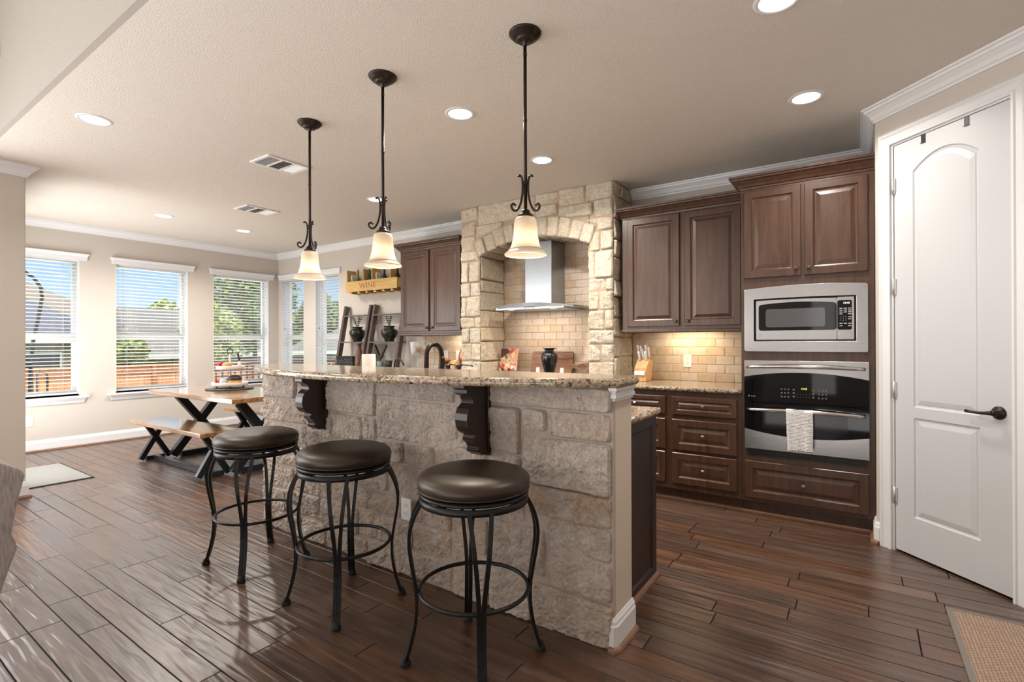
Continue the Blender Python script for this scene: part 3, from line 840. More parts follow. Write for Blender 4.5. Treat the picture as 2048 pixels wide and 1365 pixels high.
def vent(cx, cy, w, d, label):
    t = empty('ceiling_vent', (cx, cy, CEIL)); tag(t, label, 'vent', 'ceiling air vents')
    z0, z1 = CEIL - 0.010, CEIL
    mb = MB(); b = 0.022
    mb.box(cx - w / 2, cx + w / 2, cy - d / 2, cy - d / 2 + b, z0, z1); mb.box(cx - w / 2, cx + w / 2, cy + d / 2 - b, cy + d / 2, z0, z1)
    mb.box(cx - w / 2, cx - w / 2 + b, cy - d / 2 + b, cy + d / 2 - b, z0, z1); mb.box(cx + w / 2 - b, cx + w / 2, cy - d / 2 + b, cy + d / 2 - b, z0, z1)
    for i in (1, 2):
        yy = cy - d / 2 + b + (d - 2 * b) * i / 3
        mb.box(cx - w / 2 + b, cx + w / 2 - b, yy - 0.008, yy + 0.008, z0, z1)
    mb.build('vent_frame', VINYL, t)
    mb = MB(); mb.box(cx - w / 2 + 0.01, cx + w / 2 - 0.01, cy - d / 2 + 0.01, cy + d / 2 - 0.01, z1 - 0.0012, z1 - 0.0004); mb.build('duct', simple('vent_dark', (0.10, 0.10, 0.10, 1), 0.8) if 'vent_dark' not in MATS else MATS['vent_dark'], t)
    for i in range(3):
        y0 = cy - d / 2 + b + (d - 2 * b) * i / 3 + 0.006; y1 = y0 + (d - 2 * b) / 3 - 0.012
        mb = MB()
        for j in range(7):
            if i == 1:
                xx = cx - w / 2 + b + (w - 2 * b) * (j + 0.5) / 7; mb.bar((xx, y0, z0 + 0.004), (xx, y1, z0 + 0.004), 0.010, 0.001, up=(0.6, 0, 0.8))
            else:
                yy = y0 + (y1 - y0) * (j + 0.5) / 7; mb.bar((cx - w / 2 + b, yy, z0 + 0.004), (cx + w / 2 - b, yy, z0 + 0.004), 0.007, 0.001, up=(0, -0.75 if i == 0 else 0.75, 0.66))
        mb.build('louvres', VINYL, t)
vent(-3.942 * kk, 2.37 * kk, 0.27, 0.37, 'white ceiling vent with three louvred panels, nearer the bar stools')
vent(-5.512 * kk, 3.03 * kk, 0.27, 0.37, 'white ceiling vent with three louvred panels, nearer the dining nook')

# small cover on the upper wall at far left
mb = MB(); mb.box(-5.00, -4.80, YH - 0.048, YH - 0.0305, 3.20, 3.31); o = mb.build('wall_cover', simple('cover_paint', (0.60, 0.55, 0.50, 1), 0.6), bevel=0.004)
tag(o, 'small pale rectangular cover high on the upper wall at the left edge', 'wall cover')

# outlets
def outlet(name, T, label, slots=True, grp='wall outlets'):
    """T(a, z, out) -> world"""
    t = empty(name, T(0, 0, 0)); tag(t, label, 'outlet' if slots else 'switch', grp)
    mb = MB(); mb.prism([(-0.036, -0.058), (0.036, -0.058), (0.036, 0.058), (-0.036, 0.058)], T, 0.0005, 0.006); mb.build('cover_plate', PLASTIC, t, bevel=0.002)
    if not slots:
        mb = MB(); mb.prism([(-0.017, -0.034), (0.017, -0.034), (0.017, 0.034), (-0.017, 0.034)], T, 0.006, 0.0085); mb.build('rocker', PLASTIC, t)
        return
    for zc in (-0.021, 0.021):
        mb = MB(); mb.prism([(0.016 * cos(2 * PI * i / 16), zc + 0.014 * sin(2 * PI * i / 16)) for i in range(16)], T, 0.006, 0.008)
        fc = mb.build('receptacle', PLASTIC, t)
        for a in (-0.006, 0.006):
            mb = MB(); mb.prism([(a - 0.0012, zc - 0.002), (a + 0.0012, zc - 0.002), (a + 0.0012, zc + 0.006), (a - 0.0012, zc + 0.006)], T, 0.008, 0.0085); mb.build('slot', DARKSLOT, fc)
        mb = MB(); mb.prism([(0.0025 * cos(2 * PI * i / 8), zc - 0.008 + 0.0025 * sin(2 * PI * i / 8)) for i in range(8)], T, 0.008, 0.0085); mb.build('slot', DARKSLOT, fc)
outlet('wall_outlet', lambda a, z, o: (XW + o, 1.645 + a, 0.360 + z), 'white outlet low on the window wall beside the left wall end')
outlet('wall_outlet', lambda a, z, o: (-1.975 + a, 1.915 - 0.024 - o, 0.375 + z), 'white outlet on the stone bar front, behind the near stool')
outlet('wall_outlet', lambda a, z, o: (-1.265 + a, YK - 0.014 - o, 1.088 + z), 'white outlet on the tile backsplash beside the knife block')
outlet('wall_switch', lambda a, z, o: (-4.18 + a, YK - 0.014 - o, 1.105 + z), 'white switch on the backsplash behind the tap, left one', False, 'backsplash switches')
outlet('wall_switch', lambda a, z, o: (-3.98 + a, YK - 0.014 - o, 1.105 + z), 'white switch on the backsplash beside the stone column, right one', False, 'backsplash switches')

# =================================================================== STONEWORK
def stone_patch(mb, T, a0, a1, b0, b1, seed, res=0.0095, base=0.017, amp=0.024, clip=None, tone=None, jit=0.006):
    """one rough-faced stone: a grid over [a0,a1]x[b0,b1], T(a, b, h) -> world. clip(a,b) -> signed distance kept positive"""
    rn = random.Random(seed)
    j = [rn.uniform(-jit, jit) for _ in range(4)]
    na = max(3, int((a1 - a0) / res)); nb = max(3, int((b1 - b0) / res))
    tilt = (rn.uniform(-1, 1) * 0.008, rn.uniform(-1, 1) * 0.008); bh = base + rn.uniform(-0.006, 0.009)
    if tone is None: tone = (rn.random() ** 1.6, rn.random(), 0)
    off = Vector((rn.uniform(0, 50), rn.uniform(0, 50), 0))
    vs, ok = [], []
    for q in range(nb + 1):
        for p_ in range(na + 1):
            u, w = p_ / na, q / nb
            a = a0 + (a1 - a0) * u; b = b0 + (b1 - b0) * w
            da = min(a - a0, a1 - a); db = min(b - b0, b1 - b)
            edge = 0.0035 * noise.noise(Vector((a * 30, b * 30, seed)))
            d = min(da, db) + edge * (1 if min(da, db) > 0 else 0)
            # rounded corners
            if da < 0.02 and db < 0.02: d = min(d, 0.02 - math.hypot(0.02 - da, 0.02 - db))
            if clip: d = min(d, clip(a, b))
            ok.append(d > -0.010)
            t = max(0.0, min(1.0, (d + 0.004) / 0.010)); t = t * t * (3 - 2 * t)
            pt = Vector((a, b, 0)) * 1.0 + off
            h = bh + tilt[0] * (u - .5) * 2 + tilt[1] * (w - .5) * 2
            h += amp * (noise.noise(pt * 8) * 0.38 + noise.noise(pt * 21) * 0.34 + (0.3 - abs(noise.noise(pt * 44))) * 0.42 + noise.noise(pt * 85) * 0.30)
            h = max(0.004, h)
            jb = (j[0] * (1 - u) + j[1] * u) * (1 - w) + (j[2] * (1 - u) + j[3] * u) * w
            vs.append(T(a, b + jb * 1.0, -0.003 + h * t))
    fs = []
    for q in range(nb):
        for p_ in range(na):
            i = q * (na + 1) + p_
            c = (i, i + 1, i + na + 2, i + na + 1)
            if all(ok[z_] for z_ in c): fs.append(c)
    mb.add(vs, fs, smooth=True, tone=tone)

# ---- breakfast bar (raised stone wall of the island)
BX0, BX1, BY, BYB, BZ = -3.42, -0.82, 1.945, 2.13, 1.072
bar_ = empty('breakfast_bar', ((BX0 + BX1) / 2, (BY + BYB) / 2, 0))
tag(bar_, 'raised breakfast bar wall faced with rough cream limestone, dark wooden corbels', 'breakfast bar')
mb = MB(); mb.box(BX0 + 0.01, BX1, BY, BYB, 0, BZ)
mb.build('bar_wall', simple('bar_wall_paint', (0.60, 0.515, 0.435, 1), 0.8, bump=(110, 0.003, 0.6)), bar_, bevel=0.006)
ST = [(-3.42, -3.03, .895, 1.07), (-3.02, -2.70, .90, 1.07), (-3.42, -2.715, .735, .885), (-2.69, -2.26, .84, 1.07), (-2.64, -2.38, .68, .83), (-2.37, -2.255, .70, .83),
      (-2.705, -2.655, .70, .83), (-3.42, -2.915, .60, .725), (-2.905, -2.655, .63, .715), (-2.905, -2.655, .59, .62), (-2.245, -1.67, .955, 1.07), (-2.245, -1.65, .72, .945), (-1.655, -1.455, .945, 1.07), (-1.64, -1.455, .74, .935),
      (-1.44, -.825, .972, 1.07), (-1.445, -1.275, .745, .962), (-1.262, -1.135, .86, .962), (-1.125, -.83, .85, .962), (-1.26, -.828, .625, .84), (-1.45, -1.272, .625, .735),
      (-2.645, -2.17, .60, .672), (-2.16, -2.035, .60, .71), (-2.025, -1.81, .60, .71), (-2.245, -2.17, .68, .71), (-1.80, -1.46, .65, .73), (-1.80, -1.46, .54, .64),
      (-3.42, -3.0, .445, .59), (-2.99, -2.5, .445, .582), (-2.49, -2.16, .43, .59), (-2.15, -1.81, .43, .59), (-1.80, -1.46, .42, .53), (-1.45, -1.25, .43, .615),
      (-1.24, -.828, .49, .615), (-1.45, -1.145, .215, .42), (-1.135, -.828, .352, .48), (-1.135, -.828, .19, .342), (-1.45, -1.215, .0, .205), (-1.205, -.825, 0, .18),
      (-1.68, -1.46, .24, .41), (-1.885, -1.69, .30, .42), (-1.96, -1.69, .155, .29), (-1.68, -1.46, .0, .23), (-1.96, -1.69, 0, .145),
      (-2.31, -1.895, .30, .42), (-2.40, -1.97, .15, .29), (-2.31, -1.97, 0, .14), (-2.66, -2.32, .30, .42), (-2.76, -2.41, .135, .29), (-2.71, -2.32, 0, .125),
      (-3.05, -2.67, .30, .435), (-3.42, -3.06, .285, .435), (-3.13, -2.77, .14, .29), (-3.42, -3.14, .135, .275), (-3.42, -2.98, 0, .125), (-2.97, -2.72, 0, .13)]
mb = MB()
TB = lambda a, b, h: (a, BY - 0.014 - h, b)
WARM = {17: .5, 18: .1, 20: .1, 25: .9, 31: .8, 32: .85, 33: .35, 37: .5, 38: .7, 39: .75, 40: .9, 29: .6, 43: .7, 2: .5}
for i, (a0, a1, b0, b1) in enumerate(ST):
    w_ = WARM.get(i, 0.18 if b0 > 0.6 else 0.40)
    stone_patch(mb, TB, a0, a1, b0, b1, 100 + i, tone=(w_, 0, 0), res=0.0062)
# left end of the wall
TLe = lambda a, b, h: (BX0 + 0.008 - h, a, b)
zz = 0
for i, hgt in enumerate((.16, .2, .15, .19, .17, .19)):
    stone_patch(mb, TLe, BY - 0.02, BYB, zz, zz + hgt - 0.008, 200 + i, tone=(0.3, 0, 0)); zz += hgt
mb.build('stone_facing', STONE, bar_)
mb = MB(); mb.box(BX0 - 0.004, BX1 - 0.001, BY - 0.0165, BY + 0.01, 0, BZ); mb.build('mortar_bed', MORTAR, bar_)
# end cap moulding and baseboard round the painted end
def ring_path(off=0.0): return [(BX1 - 0.0, BY + 0.0 - 0.03), (BX1, BYB)]
mb = MB(); mb.sweep([(BX1 - 0.015, BY - 0.012), (BX1, BY - 0.012), (BX1, BYB)], [(0, 0), (0.006, 0), (0.008, 0.010), (0.016, 0.014), (0.016, 0.026), (0.010, 0.032), (0.020, 0.046), (0.020, 0.056), (0, 0.056)], side=-1, z=BZ - 0.056)
mb.build('cap_moulding', TRIM, bar_)
mb = MB(); mb.sweep([(BX1 - 0.015, BY - 0.016), (BX1 - 0.004, BY - 0.016), (BX1, BY - 0.010), (BX1, BYB)], BB, side=-1); mb.build('end_baseboard', TRIM, bar_)
mb = MB(); mb.sweep([(BX1 - 0.015, BY - 0.016), (BX1 - 0.004, BY - 0.016), (BX1, BY - 0.010), (BX1, BYB)], SH, side=-1); mb.build('end_shoe', SHOE, bar_)
# corbels
CP = [(0, 1.068), (.205, 1.068), (.205, 1.052), (.185, 1.046), (.185, 1.028), (.172, 1.020), (.150, 1.012), (.140, .995), (.138, .980), (.150, .972), (.168, .958), (.180, .935), (.184, .905), (.178, .875), (.160, .850), (.140, .838), (.124, .834), (.122, .824),
      (.132, .822), (.128, .805), (.110, .790), (.098, .775), (.096, .766), (.104, .762), (.100, .748), (.080, .738), (.070, .730), (0, .730)]
def corbel(x1):
    mb = MB(); y0 = BY - 0.006
    mb.prism(CP, lambda a, b, d: (d, y0 - a, b), x1 - 0.078, x1 - 0.006)
    o = mb.build('corbel', CORB, bar_, bevel=0.003)
    mb = MB(); mb.prism([(0, 1.068), (.030, 1.068), (.030, .722), (0, .722)], lambda a, b, d: (d, y0 - a, b), x1 - 0.084, x1)
    mb.build('back_plate', CORB, o, bevel=0.003)
corbel(-2.700); corbel(-1.442)

# bar countertop with a bowed front
def slab(name, outline, zb, zt, mat, rad, parent=None):
    """outline counter-clockwise; full bullnose edge"""
    N = len(outline); P = [Vector(p) for p in outline]; nm = []
    for i in range(N):
        a = (P[i] - P[i - 1]); b = (P[(i + 1) % N] - P[i])
        na = Vector((a.y, -a.x)).normalized(); nb = Vector((b.y, -b.x)).normalized()
        m_ = na + nb; nm.append(m_ / max(0.5, m_.dot(na)))
    loops = []; zc, hr = (zb + zt) / 2, (zt - zb) / 2
    for k_ in range(9):
        a = -PI / 2 + PI * k_ / 8
        ins = rad * (1 - cos(a))
        loops.append([(P[i].x - nm[i].x * ins, P[i].y - nm[i].y * ins, zc + hr * sin(a)) for i in range(N)])
    mb = MB(); mb.rings(loops, cap=True, smooth=True)
    mb.f.append(tuple(range(N))); mb.sm.append(False); mb.tone.append(None); mb.uv.append(None); mb.mi.append(0)
    mb.sm[-2] = False
    return mb.build(name, mat, parent)
front = []
for i in range(41):
    t = -1 + 2 * i / 40
    front.append((-2.115 + t * 1.325, 1.515 + 0.375 * abs(t) ** (1.9 if t > 0 else 2.7)))
def rc(pts, cx, cy, r, a0, a1, n=5):
    for i in range(n + 1):
        a = a0 + (a1 - a0) * i / n; pts.append((cx + r * cos(a), cy + r * sin(a)))
o_ = [(x, y) for x, y in front[1:-1]]
pts = list(o_)
rc(pts, -0.815, 1.930, 0.030, -PI / 3, 0, 5)
rc(pts, -0.815, 2.125, 0.030, 0, PI / 2, 5)
rc(pts, -3.41, 2.06, 0.030, PI / 2, PI, 5)
rc(pts, -3.41, 1.930, 0.030, PI, PI * 1.35, 4)
bt = slab('bar_countertop', pts, 1.0735, 1.112, GRANITE, 0.019)
tag(bt, 'long bowed speckled granite countertop on top of the stone bar', 'countertop')

# ---- island cabinet, panelled end and lower counter behind the bar
ic = empty('island_cabinet', (-2.1, 2.4, 0)); tag(ic, 'dark brown island cabinet with panelled end behind the stone bar', 'cabinet')
ICX, ICY = -0.895, 2.68
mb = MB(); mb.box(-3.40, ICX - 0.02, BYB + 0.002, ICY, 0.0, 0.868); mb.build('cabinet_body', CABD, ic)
def panel_loops(T, a0, a1, z0, z1, prof):
    return [[T(a, z, d) for a, z in rect_loop(a0, a1, z0, z1, ins)] for ins, d in prof]
RP = [(0, 0), (0, 0.016), (0.004, 0.020), (0.050, 0.020), (0.056, 0.012), (0.062, 0.009), (0.070, 0.009), (0.094, 0.016), (0.098, 0.016)]
RPD = [(0, 0), (0, 0.016), (0.004, 0.020), (0.034, 0.020), (0.039, 0.013), (0.043, 0.010), (0.048, 0.010), (0.060, 0.016), (0.063, 0.016)]
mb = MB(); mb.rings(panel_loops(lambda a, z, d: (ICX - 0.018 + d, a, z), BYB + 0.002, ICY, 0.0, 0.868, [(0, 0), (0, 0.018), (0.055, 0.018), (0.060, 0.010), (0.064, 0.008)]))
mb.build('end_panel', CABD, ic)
mb = MB(); mb.sweep([(ICX, BYB + 0.02), (ICX, ICY), (ICX - 0.1, ICY)], [(0, 0), (0.018, 0), (0.017, 0.010), (0.012, 0.018), (0, 0.022)], side=-1); mb.build('shoe_moulding', SHOE, ic)
pts = [(-3.42, BYB + 0.001), (-0.868, BYB + 0.001)]
rc(pts, -0.898, 2.675, 0.030, 0, PI / 2); rc(pts, -3.39, 2.675, 0.030, PI / 2, PI)
ct = slab('island_countertop', pts, 0.868, 0.905, GRANITE, 0.018); tag(ct, 'lower granite countertop on the kitchen side of the island', 'countertop')

# ---- stone arch around the range
SX0, SX1, SY = -3.565, -1.795, 4.235
NX0, NX1 = -3.305, -2.035
CXA, RA = -2.67, 1.628; CZA = 2.305 - RA
arch = empty('stone_arch', ((SX0 + SX1) / 2, 4.45, 0.905)); tag(arch, 'rough cream limestone arch around the range hood, up to the ceiling', 'stone arch')
halfA = math.asin((NX1 - NX0) / 2 / RA)
mb = MB()
# core
mb.box(SX0 + 0.006, NX0 - 0.006, SY - 0.003, YK - 0.001, 0.906, CEIL - 0.002); mb.box(NX1 + 0.006, SX1 - 0.006, SY - 0.003, YK - 0.001, 0.906, CEIL - 0.002)
NA = 24
for i in range(NA):
    t0 = -halfA + 2 * halfA * i / NA; t1 = t0 + 2 * halfA / NA
    x0_, x1_ = CXA + RA * sin(t0), CXA + RA * sin(t1); z0_, z1_ = CZA + RA * cos(t0) + 0.006, CZA + RA * cos(t1) + 0.006
    y0_, y1_ = SY - 0.003, YK - 0.001
    mb.add([(x0_, y0_, z0_), (x1_, y0_, z1_), (x1_, y0_, CEIL - 0.002), (x0_, y0_, CEIL - 0.002), (x0_, y1_, z0_), (x1_, y1_, z1_), (x1_, y1_, CEIL - 0.002), (x0_, y1_, CEIL - 0.002)],
           [(0, 1, 2, 3), (4, 5, 6, 7), (0, 4, 5, 1), (3, 2, 6, 7), (0, 3, 7, 4), (1, 5, 6, 2)])
mb.build('mortar_core', MORTARW, arch)
mb = MB(); TF = lambda a, b, h: (a, SY - 0.001 - h, b)
RO = RA + 0.175
def out_clip(a, b):
    r_ = math.hypot(a - CXA, b - CZA); th_ = abs(math.atan2(a - CXA, b - CZA)) - halfA * 1.03
    return max(r_ - (RO + 0.008), r_ * sin(min(th_, 1.2)) - 0.006 if th_ > 0 else -1)
rs = random.Random(21); sd = 300
def leg_stones(x0, x1, zs):
    global sd
    for k_, (z0, z1, cuts) in enumerate(zs):
        xs = [x0] + [x0 + (x1 - x0) * c for c in cuts] + [x1]
        for q in range(len(xs) - 1):
            stone_patch(mb, TF, xs[q] + (0.004 if q else 0), xs[q + 1] - (0.004 if q < len(xs) - 2 else 0), z0 + 0.004, z1 - 0.004, sd, clip=out_clip if z1 > 2.15 else None, tone=(rs.random() ** 1.2 * 0.75, 0, 0)); sd += 1
leg_stones(SX0, NX0, [(0.905, 1.06, ()), (1.06, 1.25, (.55,)), (1.25, 1.41, (.45,)), (1.41, 1.53, (.7,)), (1.53, 1.75, (.3,)), (1.75, 1.90, (.5,)), (1.90, 2.13, (.42,)), (2.13, 2.24, ())])
leg_stones(NX1, SX1, [(0.905, 1.08, ()), (1.08, 1.24, (.5,)), (1.24, 1.37, ()), (1.37, 1.55, (.65,)), (1.55, 1.72, (.42,)), (1.72, 1.84, (.68,)), (1.84, 2.09, (.25,)), (2.09, 2.27, (.48,))])
# voussoirs
NV = 11; span = halfA * 1.03
for i in range(NV):
    t0 = -span + 2 * span * i / NV; t1 = t0 + 2 * span / NV
    ro = RO + rs.uniform(-0.012, 0.012)
    Lc = RA * (t1 - t0)
    def TV(a, b, h, t0=t0, t1=t1): 
        r = b; th = a / RA
        return (CXA + r * sin(th), SY + 0.001 - h, CZA + r * cos(th))
    stone_patch(mb, TV, RA * t0 + 0.004, RA * t1 - 0.004, RA - 0.004, ro, sd, base=0.022, tone=(rs.random() * 0.55, 0, 0)); sd += 1
    # soffit of the arch
    def TS(a, b, h): 
        th = a / RA; r = RA + 0.008 - h
        return (CXA + r * sin(th), b, CZA + r * cos(th))
    stone_patch(mb, TS, RA * t0 + 0.004, RA * t1 - 0.004, SY + 0.0, YK - 0.03, sd + 400, res=0.03, tone=(0.35, 0, 0))
# spandrels and top courses
for (x0, x1, z0, z1) in [(SX0, -3.36, 2.24, 2.40), (-3.355, -3.08, 2.33, 2.50), (SX0, -3.36, 2.405, 2.56), (SX0, -3.33, 2.565, CEIL), (-3.325, -2.62, 2.505, CEIL), (-3.355, -3.0, 2.40, 2.50),
                         (-2.61, -2.36, 2.60, CEIL), (-2.61, -2.36, 2.485, 2.595), (-2.35, -2.07, 2.555, CEIL), (-2.35, -1.99, 2.42, 2.55), (-2.065, SX1, 2.56, CEIL), (-1.985, SX1, 2.40, 2.555), (-2.06, SX1, 2.27, 2.395)]:
    stone_patch(mb, TF, x0 + 0.003, x1 - 0.003, z0 + 0.003, z1 - 0.003, sd, clip=out_clip, tone=(rs.random() * 0.6, 0, 0)); sd += 1
# outer right side, outer left side
def side_courses(T, y0, y1, z0, z1, tonebase=0.4):
    global sd
    z = z0
    while z < z1 - 0.02:
        h_ = min(rs.uniform(0.12, 0.22), z1 - z)
        if z1 - (z + h_) < 0.08: h_ = z1 - z
        cut = rs.choice([None, 0.35, 0.6]); ys = [y0, y1] if cut is None else [y0, y0 + (y1 - y0) * cut, y1]
        for q in range(len(ys) - 1):
            stone_patch(mb, T, ys[q] + 0.003, ys[q + 1] - 0.003, z + 0.004, z + h_ - 0.004, sd, tone=(rs.random() * 0.5 + tonebase * 0.5, 0, 0)); sd += 1
        z += h_
side_courses(lambda a, b, h: (SX1 - 0.006 + h, a, b), SY, YK, 0.905, CEIL)
side_courses(lambda a, b, h: (SX0 + 0.006 - h, a, b), SY, YK, 0.905, CEIL)
side_courses(lambda a, b, h: (NX0 - 0.002 + h, a, b), SY, YK - 0.02, 0.905, 2.17, 0.9)
side_courses(lambda a, b, h: (NX1 + 0.002 - h, a, b), SY, YK - 0.02, 0.905, 2.17, 0.6)
mb.build('stone_facing', STONEW, arch)

# ---- tile backsplash
def tiles(name, x0, x1, z0, z1, seed, label):
    t = empty(name, ((x0 + x1) / 2, YK, z0)); tag(t, label, 'backsplash')
    mb = MB(); mb.box(x0, x1, YK - 0.009, YK - 0.001, z0, z1); mb.build('grout_bed', GROUT, t)
    mb = MB(); r = random.Random(seed); row = 0; z = z0; tw, th, g_ = 0.152, 0.0765, 0.004
    while z < z1 - 0.004:
        zt_ = min(z + th - g_, z1); x = x0 - (tw / 2 if row % 2 else 0)
        while x < x1 - 0.006:
            a, b = max(x, x0) + g_ / 2, min(x + tw, x1) - g_ / 2
            if b - a > 0.01:
                tn = (r.random() ** 1.5, r.random(), 0); e_ = 0.003; yb, yf = YK - 0.008, YK - 0.0135
                lp = [[(a, yb, z), (b, yb, z), (b, yb, zt_), (a, yb, zt_)], [(a + e_ * .2, yf + .002, z + e_ * .2), (b - e_ * .2, yf + .002, z + e_ * .2), (b - e_ * .2, yf + .002, zt_ - e_ * .2), (a + e_ * .2, yf + .002, zt_ - e_ * .2)],
                      [(a + e_, yf, z + e_), (b - e_, yf, z + e_), (b - e_, yf, zt_ - e_), (a + e_, yf, zt_ - e_)]]
                mb.rings(lp, tone=tn)
            x += tw
        z += th; row += 1
    mb.build('tiles', TILE, t)
tiles('tile_backsplash', SX1 + 0.012, -0.703, 0.905, 1.345, 5, 'travertine tile backsplash between the stone arch and the tall oven cabinet')
tiles('tile_backsplash', NX0 + 0.0, NX1 - 0.0, 0.905, 2.32, 6, 'travertine tile wall inside the stone arch behind the range hood')
tiles('tile_backsplash', -4.60, SX0 - 0.012, 0.905, 1.345, 8, 'travertine tile backsplash left of the stone arch behind the tap')

# =================================================================== CABINETS
def knob(parent, x, y, z, world=True):
    mb = MB(); s_ = 0.0135
    mb.lathe([(0.006, 0), (0.005, -0.014)], (x, y, z), 8, axis='y')
    L_ = []
    for (h_, o_) in ((s_ * .8, 0.012), (s_, 0.015), (s_, 0.020), (s_ * .35, 0.028)):
        L_.append([(x - h_, y - o_, z - h_), (x + h_, y - o_, z - h_), (x + h_, y - o_, z + h_), (x - h_, y - o_, z + h_)])
    mb.rings(L_)
    mb.build('knob', KNOBM, parent)
def front_panel(parent, name, x0, x1, z0, z1, y, kx=None, kz=None, mat=None, prof=None):
    mb = MB(); mb.rings(panel_loops(lambda a, z, d: (a, y - d, z), x0, x1, z0, z1, prof or RP))
    o = mb.build(name, mat or CAB, parent)
    if kx is not None: knob(o, kx, y - (prof or RP)[3][1], kz)
    return o
CC = [(0, 0), (0.006, 0.002), (0.008, 0.014), (0.016, 0.020), (0.024, 0.034), (0.044, 0.058), (0.058, 0.066), (0.060, 0.074), (0.070, 0.078), (0.072, 0.094), (0, 0.094)]

# tall oven cabinet
TY = 4.01; TX0, TX1 = -0.700, XP - 0.004
tc_ = empty('oven_cabinet', ((TX0 + TX1) / 2, 4.35, 0)); tag(tc_, 'tall dark brown cabinet holding the microwave and wall oven', 'cabinet')
mb = MB()
mb.box(TX0, TX0 + 0.019, TY + 0.019, YK - 0.002, 0.10, 2.365)
mb.box(TX1 - 0.019, TX1, TY + 0.019, YK - 0.002, 0.10, 2.365)
mb.box(TX0 + 0.019, TX1 - 0.019, YK - 0.02, YK - 0.002, 0.10, 2.365)
for z in (0.10, 0.415, 1.145, 1.675, 2.346): mb.box(TX0 + 0.019, TX1 - 0.019, TY + 0.019, YK - 0.02, z, z + 0.019)
mb.box(TX0 + 0.002, TX1 - 0.002, TY + 0.06, TY + 0.075, 0.0, 0.10)
mb.build('carcass', CAB, tc_)
mb = MB()
mb.box(TX0, TX0 + 0.045, TY, TY + 0.019, 0.10, 2.365); mb.box(TX1 - 0.045, TX1, TY, TY + 0.019, 0.10, 2.365)
for z0, z1 in ((0.10, 0.135), (0.385, 0.437), (1.11, 1.205), (1.640, 1.725), (2.33, 2.365)): mb.box(TX0 + 0.045, TX1 - 0.045, TY, TY + 0.019, z0, z1)
mb.box(-0.325, -0.285, TY, TY + 0.019, 1.725, 2.33)
mb.build('face_frame', CAB, tc_)
front_panel(tc_, 'door', -0.678, -0.316, 1.716, 2.347, TY, -0.345, 1.765)
front_panel(tc_, 'door', -0.294, 0.062, 1.716, 2.347, TY, -0.268, 1.765)
front_panel(tc_, 'drawer', -0.676, 0.062, 0.128, 0.396, TY, -0.305, 0.262)
mb = MB(); mb.sweep([(TX0, YK - 0.01), (TX0, TY), (TX1, TY)], CC, side=-1 if False else -1, z=2.365); mb.build('crown', CAB, tc_)
mb = MB(); mb.sweep([(TX0 + 0.004, 4.10), (TX0 + 0.004, TY + 0.062), (TX1 - 0.004, TY + 0.062)], [(0, 0), (0.018, 0), (0.017, 0.010), (0.012, 0.018), (0, 0.022)], side=-1); mb.build('shoe_moulding', SHOE, tc_)

# upper cabinets
def upper(x0, x1, doors, knobs, label, left_open):
    y = 4.315; zb, zt = 1.338, 2.365
    t = empty('wall_cabinet', ((x0 + x1) / 2, 4.5, zb)); tag(t, label, 'cabinet', 'upper cabinets')
    mb = MB(); mb.box(x0, x1, y + 0.019, YK - 0.015, zb + 0.035, zt); mb.build('carcass', CAB, t)
    mb = MB(); mb.box(x0, x0 + 0.05, y, y + 0.019, zb + 0.02, zt); mb.box(x1 - 0.05, x1, y, y + 0.019, zb + 0.02, zt)
    mb.box(x0 + 0.05, x1 - 0.05, y, y + 0.019, zb + 0.02, zb + 0.075); mb.box(x0 + 0.05, x1 - 0.05, y, y + 0.019, zt - 0.05, zt)
    xm = (doors[0][1] + doors[1][0]) / 2; mb.box(xm - 0.03, xm + 0.03, y, y + 0.019, zb + 0.075, zt - 0.05)
    mb.build('face_frame', CAB, t)
    mb = MB(); mb.sweep([(x0, YK - 0.015), (x0, y), (x1, y)], [(0, 0), (0.006, 0), (0.010, 0.008), (0.010, 0.022), (0.004, 0.030), (0, 0.030)], side=-1, z=zb); mb.build('light_rail', CAB, t)
    for (a, b), kx in zip(doors, knobs): front_panel(t, 'door', a, b, 1.392, 2.345, y, kx, 1.432)
    mb = MB(); mb.sweep([(x0, YK - 0.015), (x0, y), (x1, y)], CC, side=-1, z=zt - 0.010); mb.build('crown', CAB, t)
    return t
uR = upper(-1.742, -0.702, [(-1.690, -1.232), (-1.190, -0.752)], [-1.262, -1.160], 'dark brown two-door wall cabinet between the stone arch and the tall oven cabinet', True)
uL = upper(-4.600, -3.620, [(-4.580, -4.120), (-4.085, -3.635)], [-4.148, -4.058], 'dark brown two-door wall cabinet left of the stone arch', True)
# under-cabinet lights
for p_, x, w_, pw in ((uR, -1.22, 0.42, 3.0), (uL, -3.85, 0.30, 1.8)):
    mb = MB(); mb.box(x - w_ / 2, x + w_ / 2, 4.50, 4.56, 1.352, 1.3725); mb.build('under_cabinet_light', VINYL, p_)
    lamp('under_cabinet_lamp', 'AREA', (x, 4.52, 1.348), pw, (1.0, 0.82, 0.54), rot=(0.25, 0, 0), shape='RECTANGLE', size=w_, size_y=0.05)

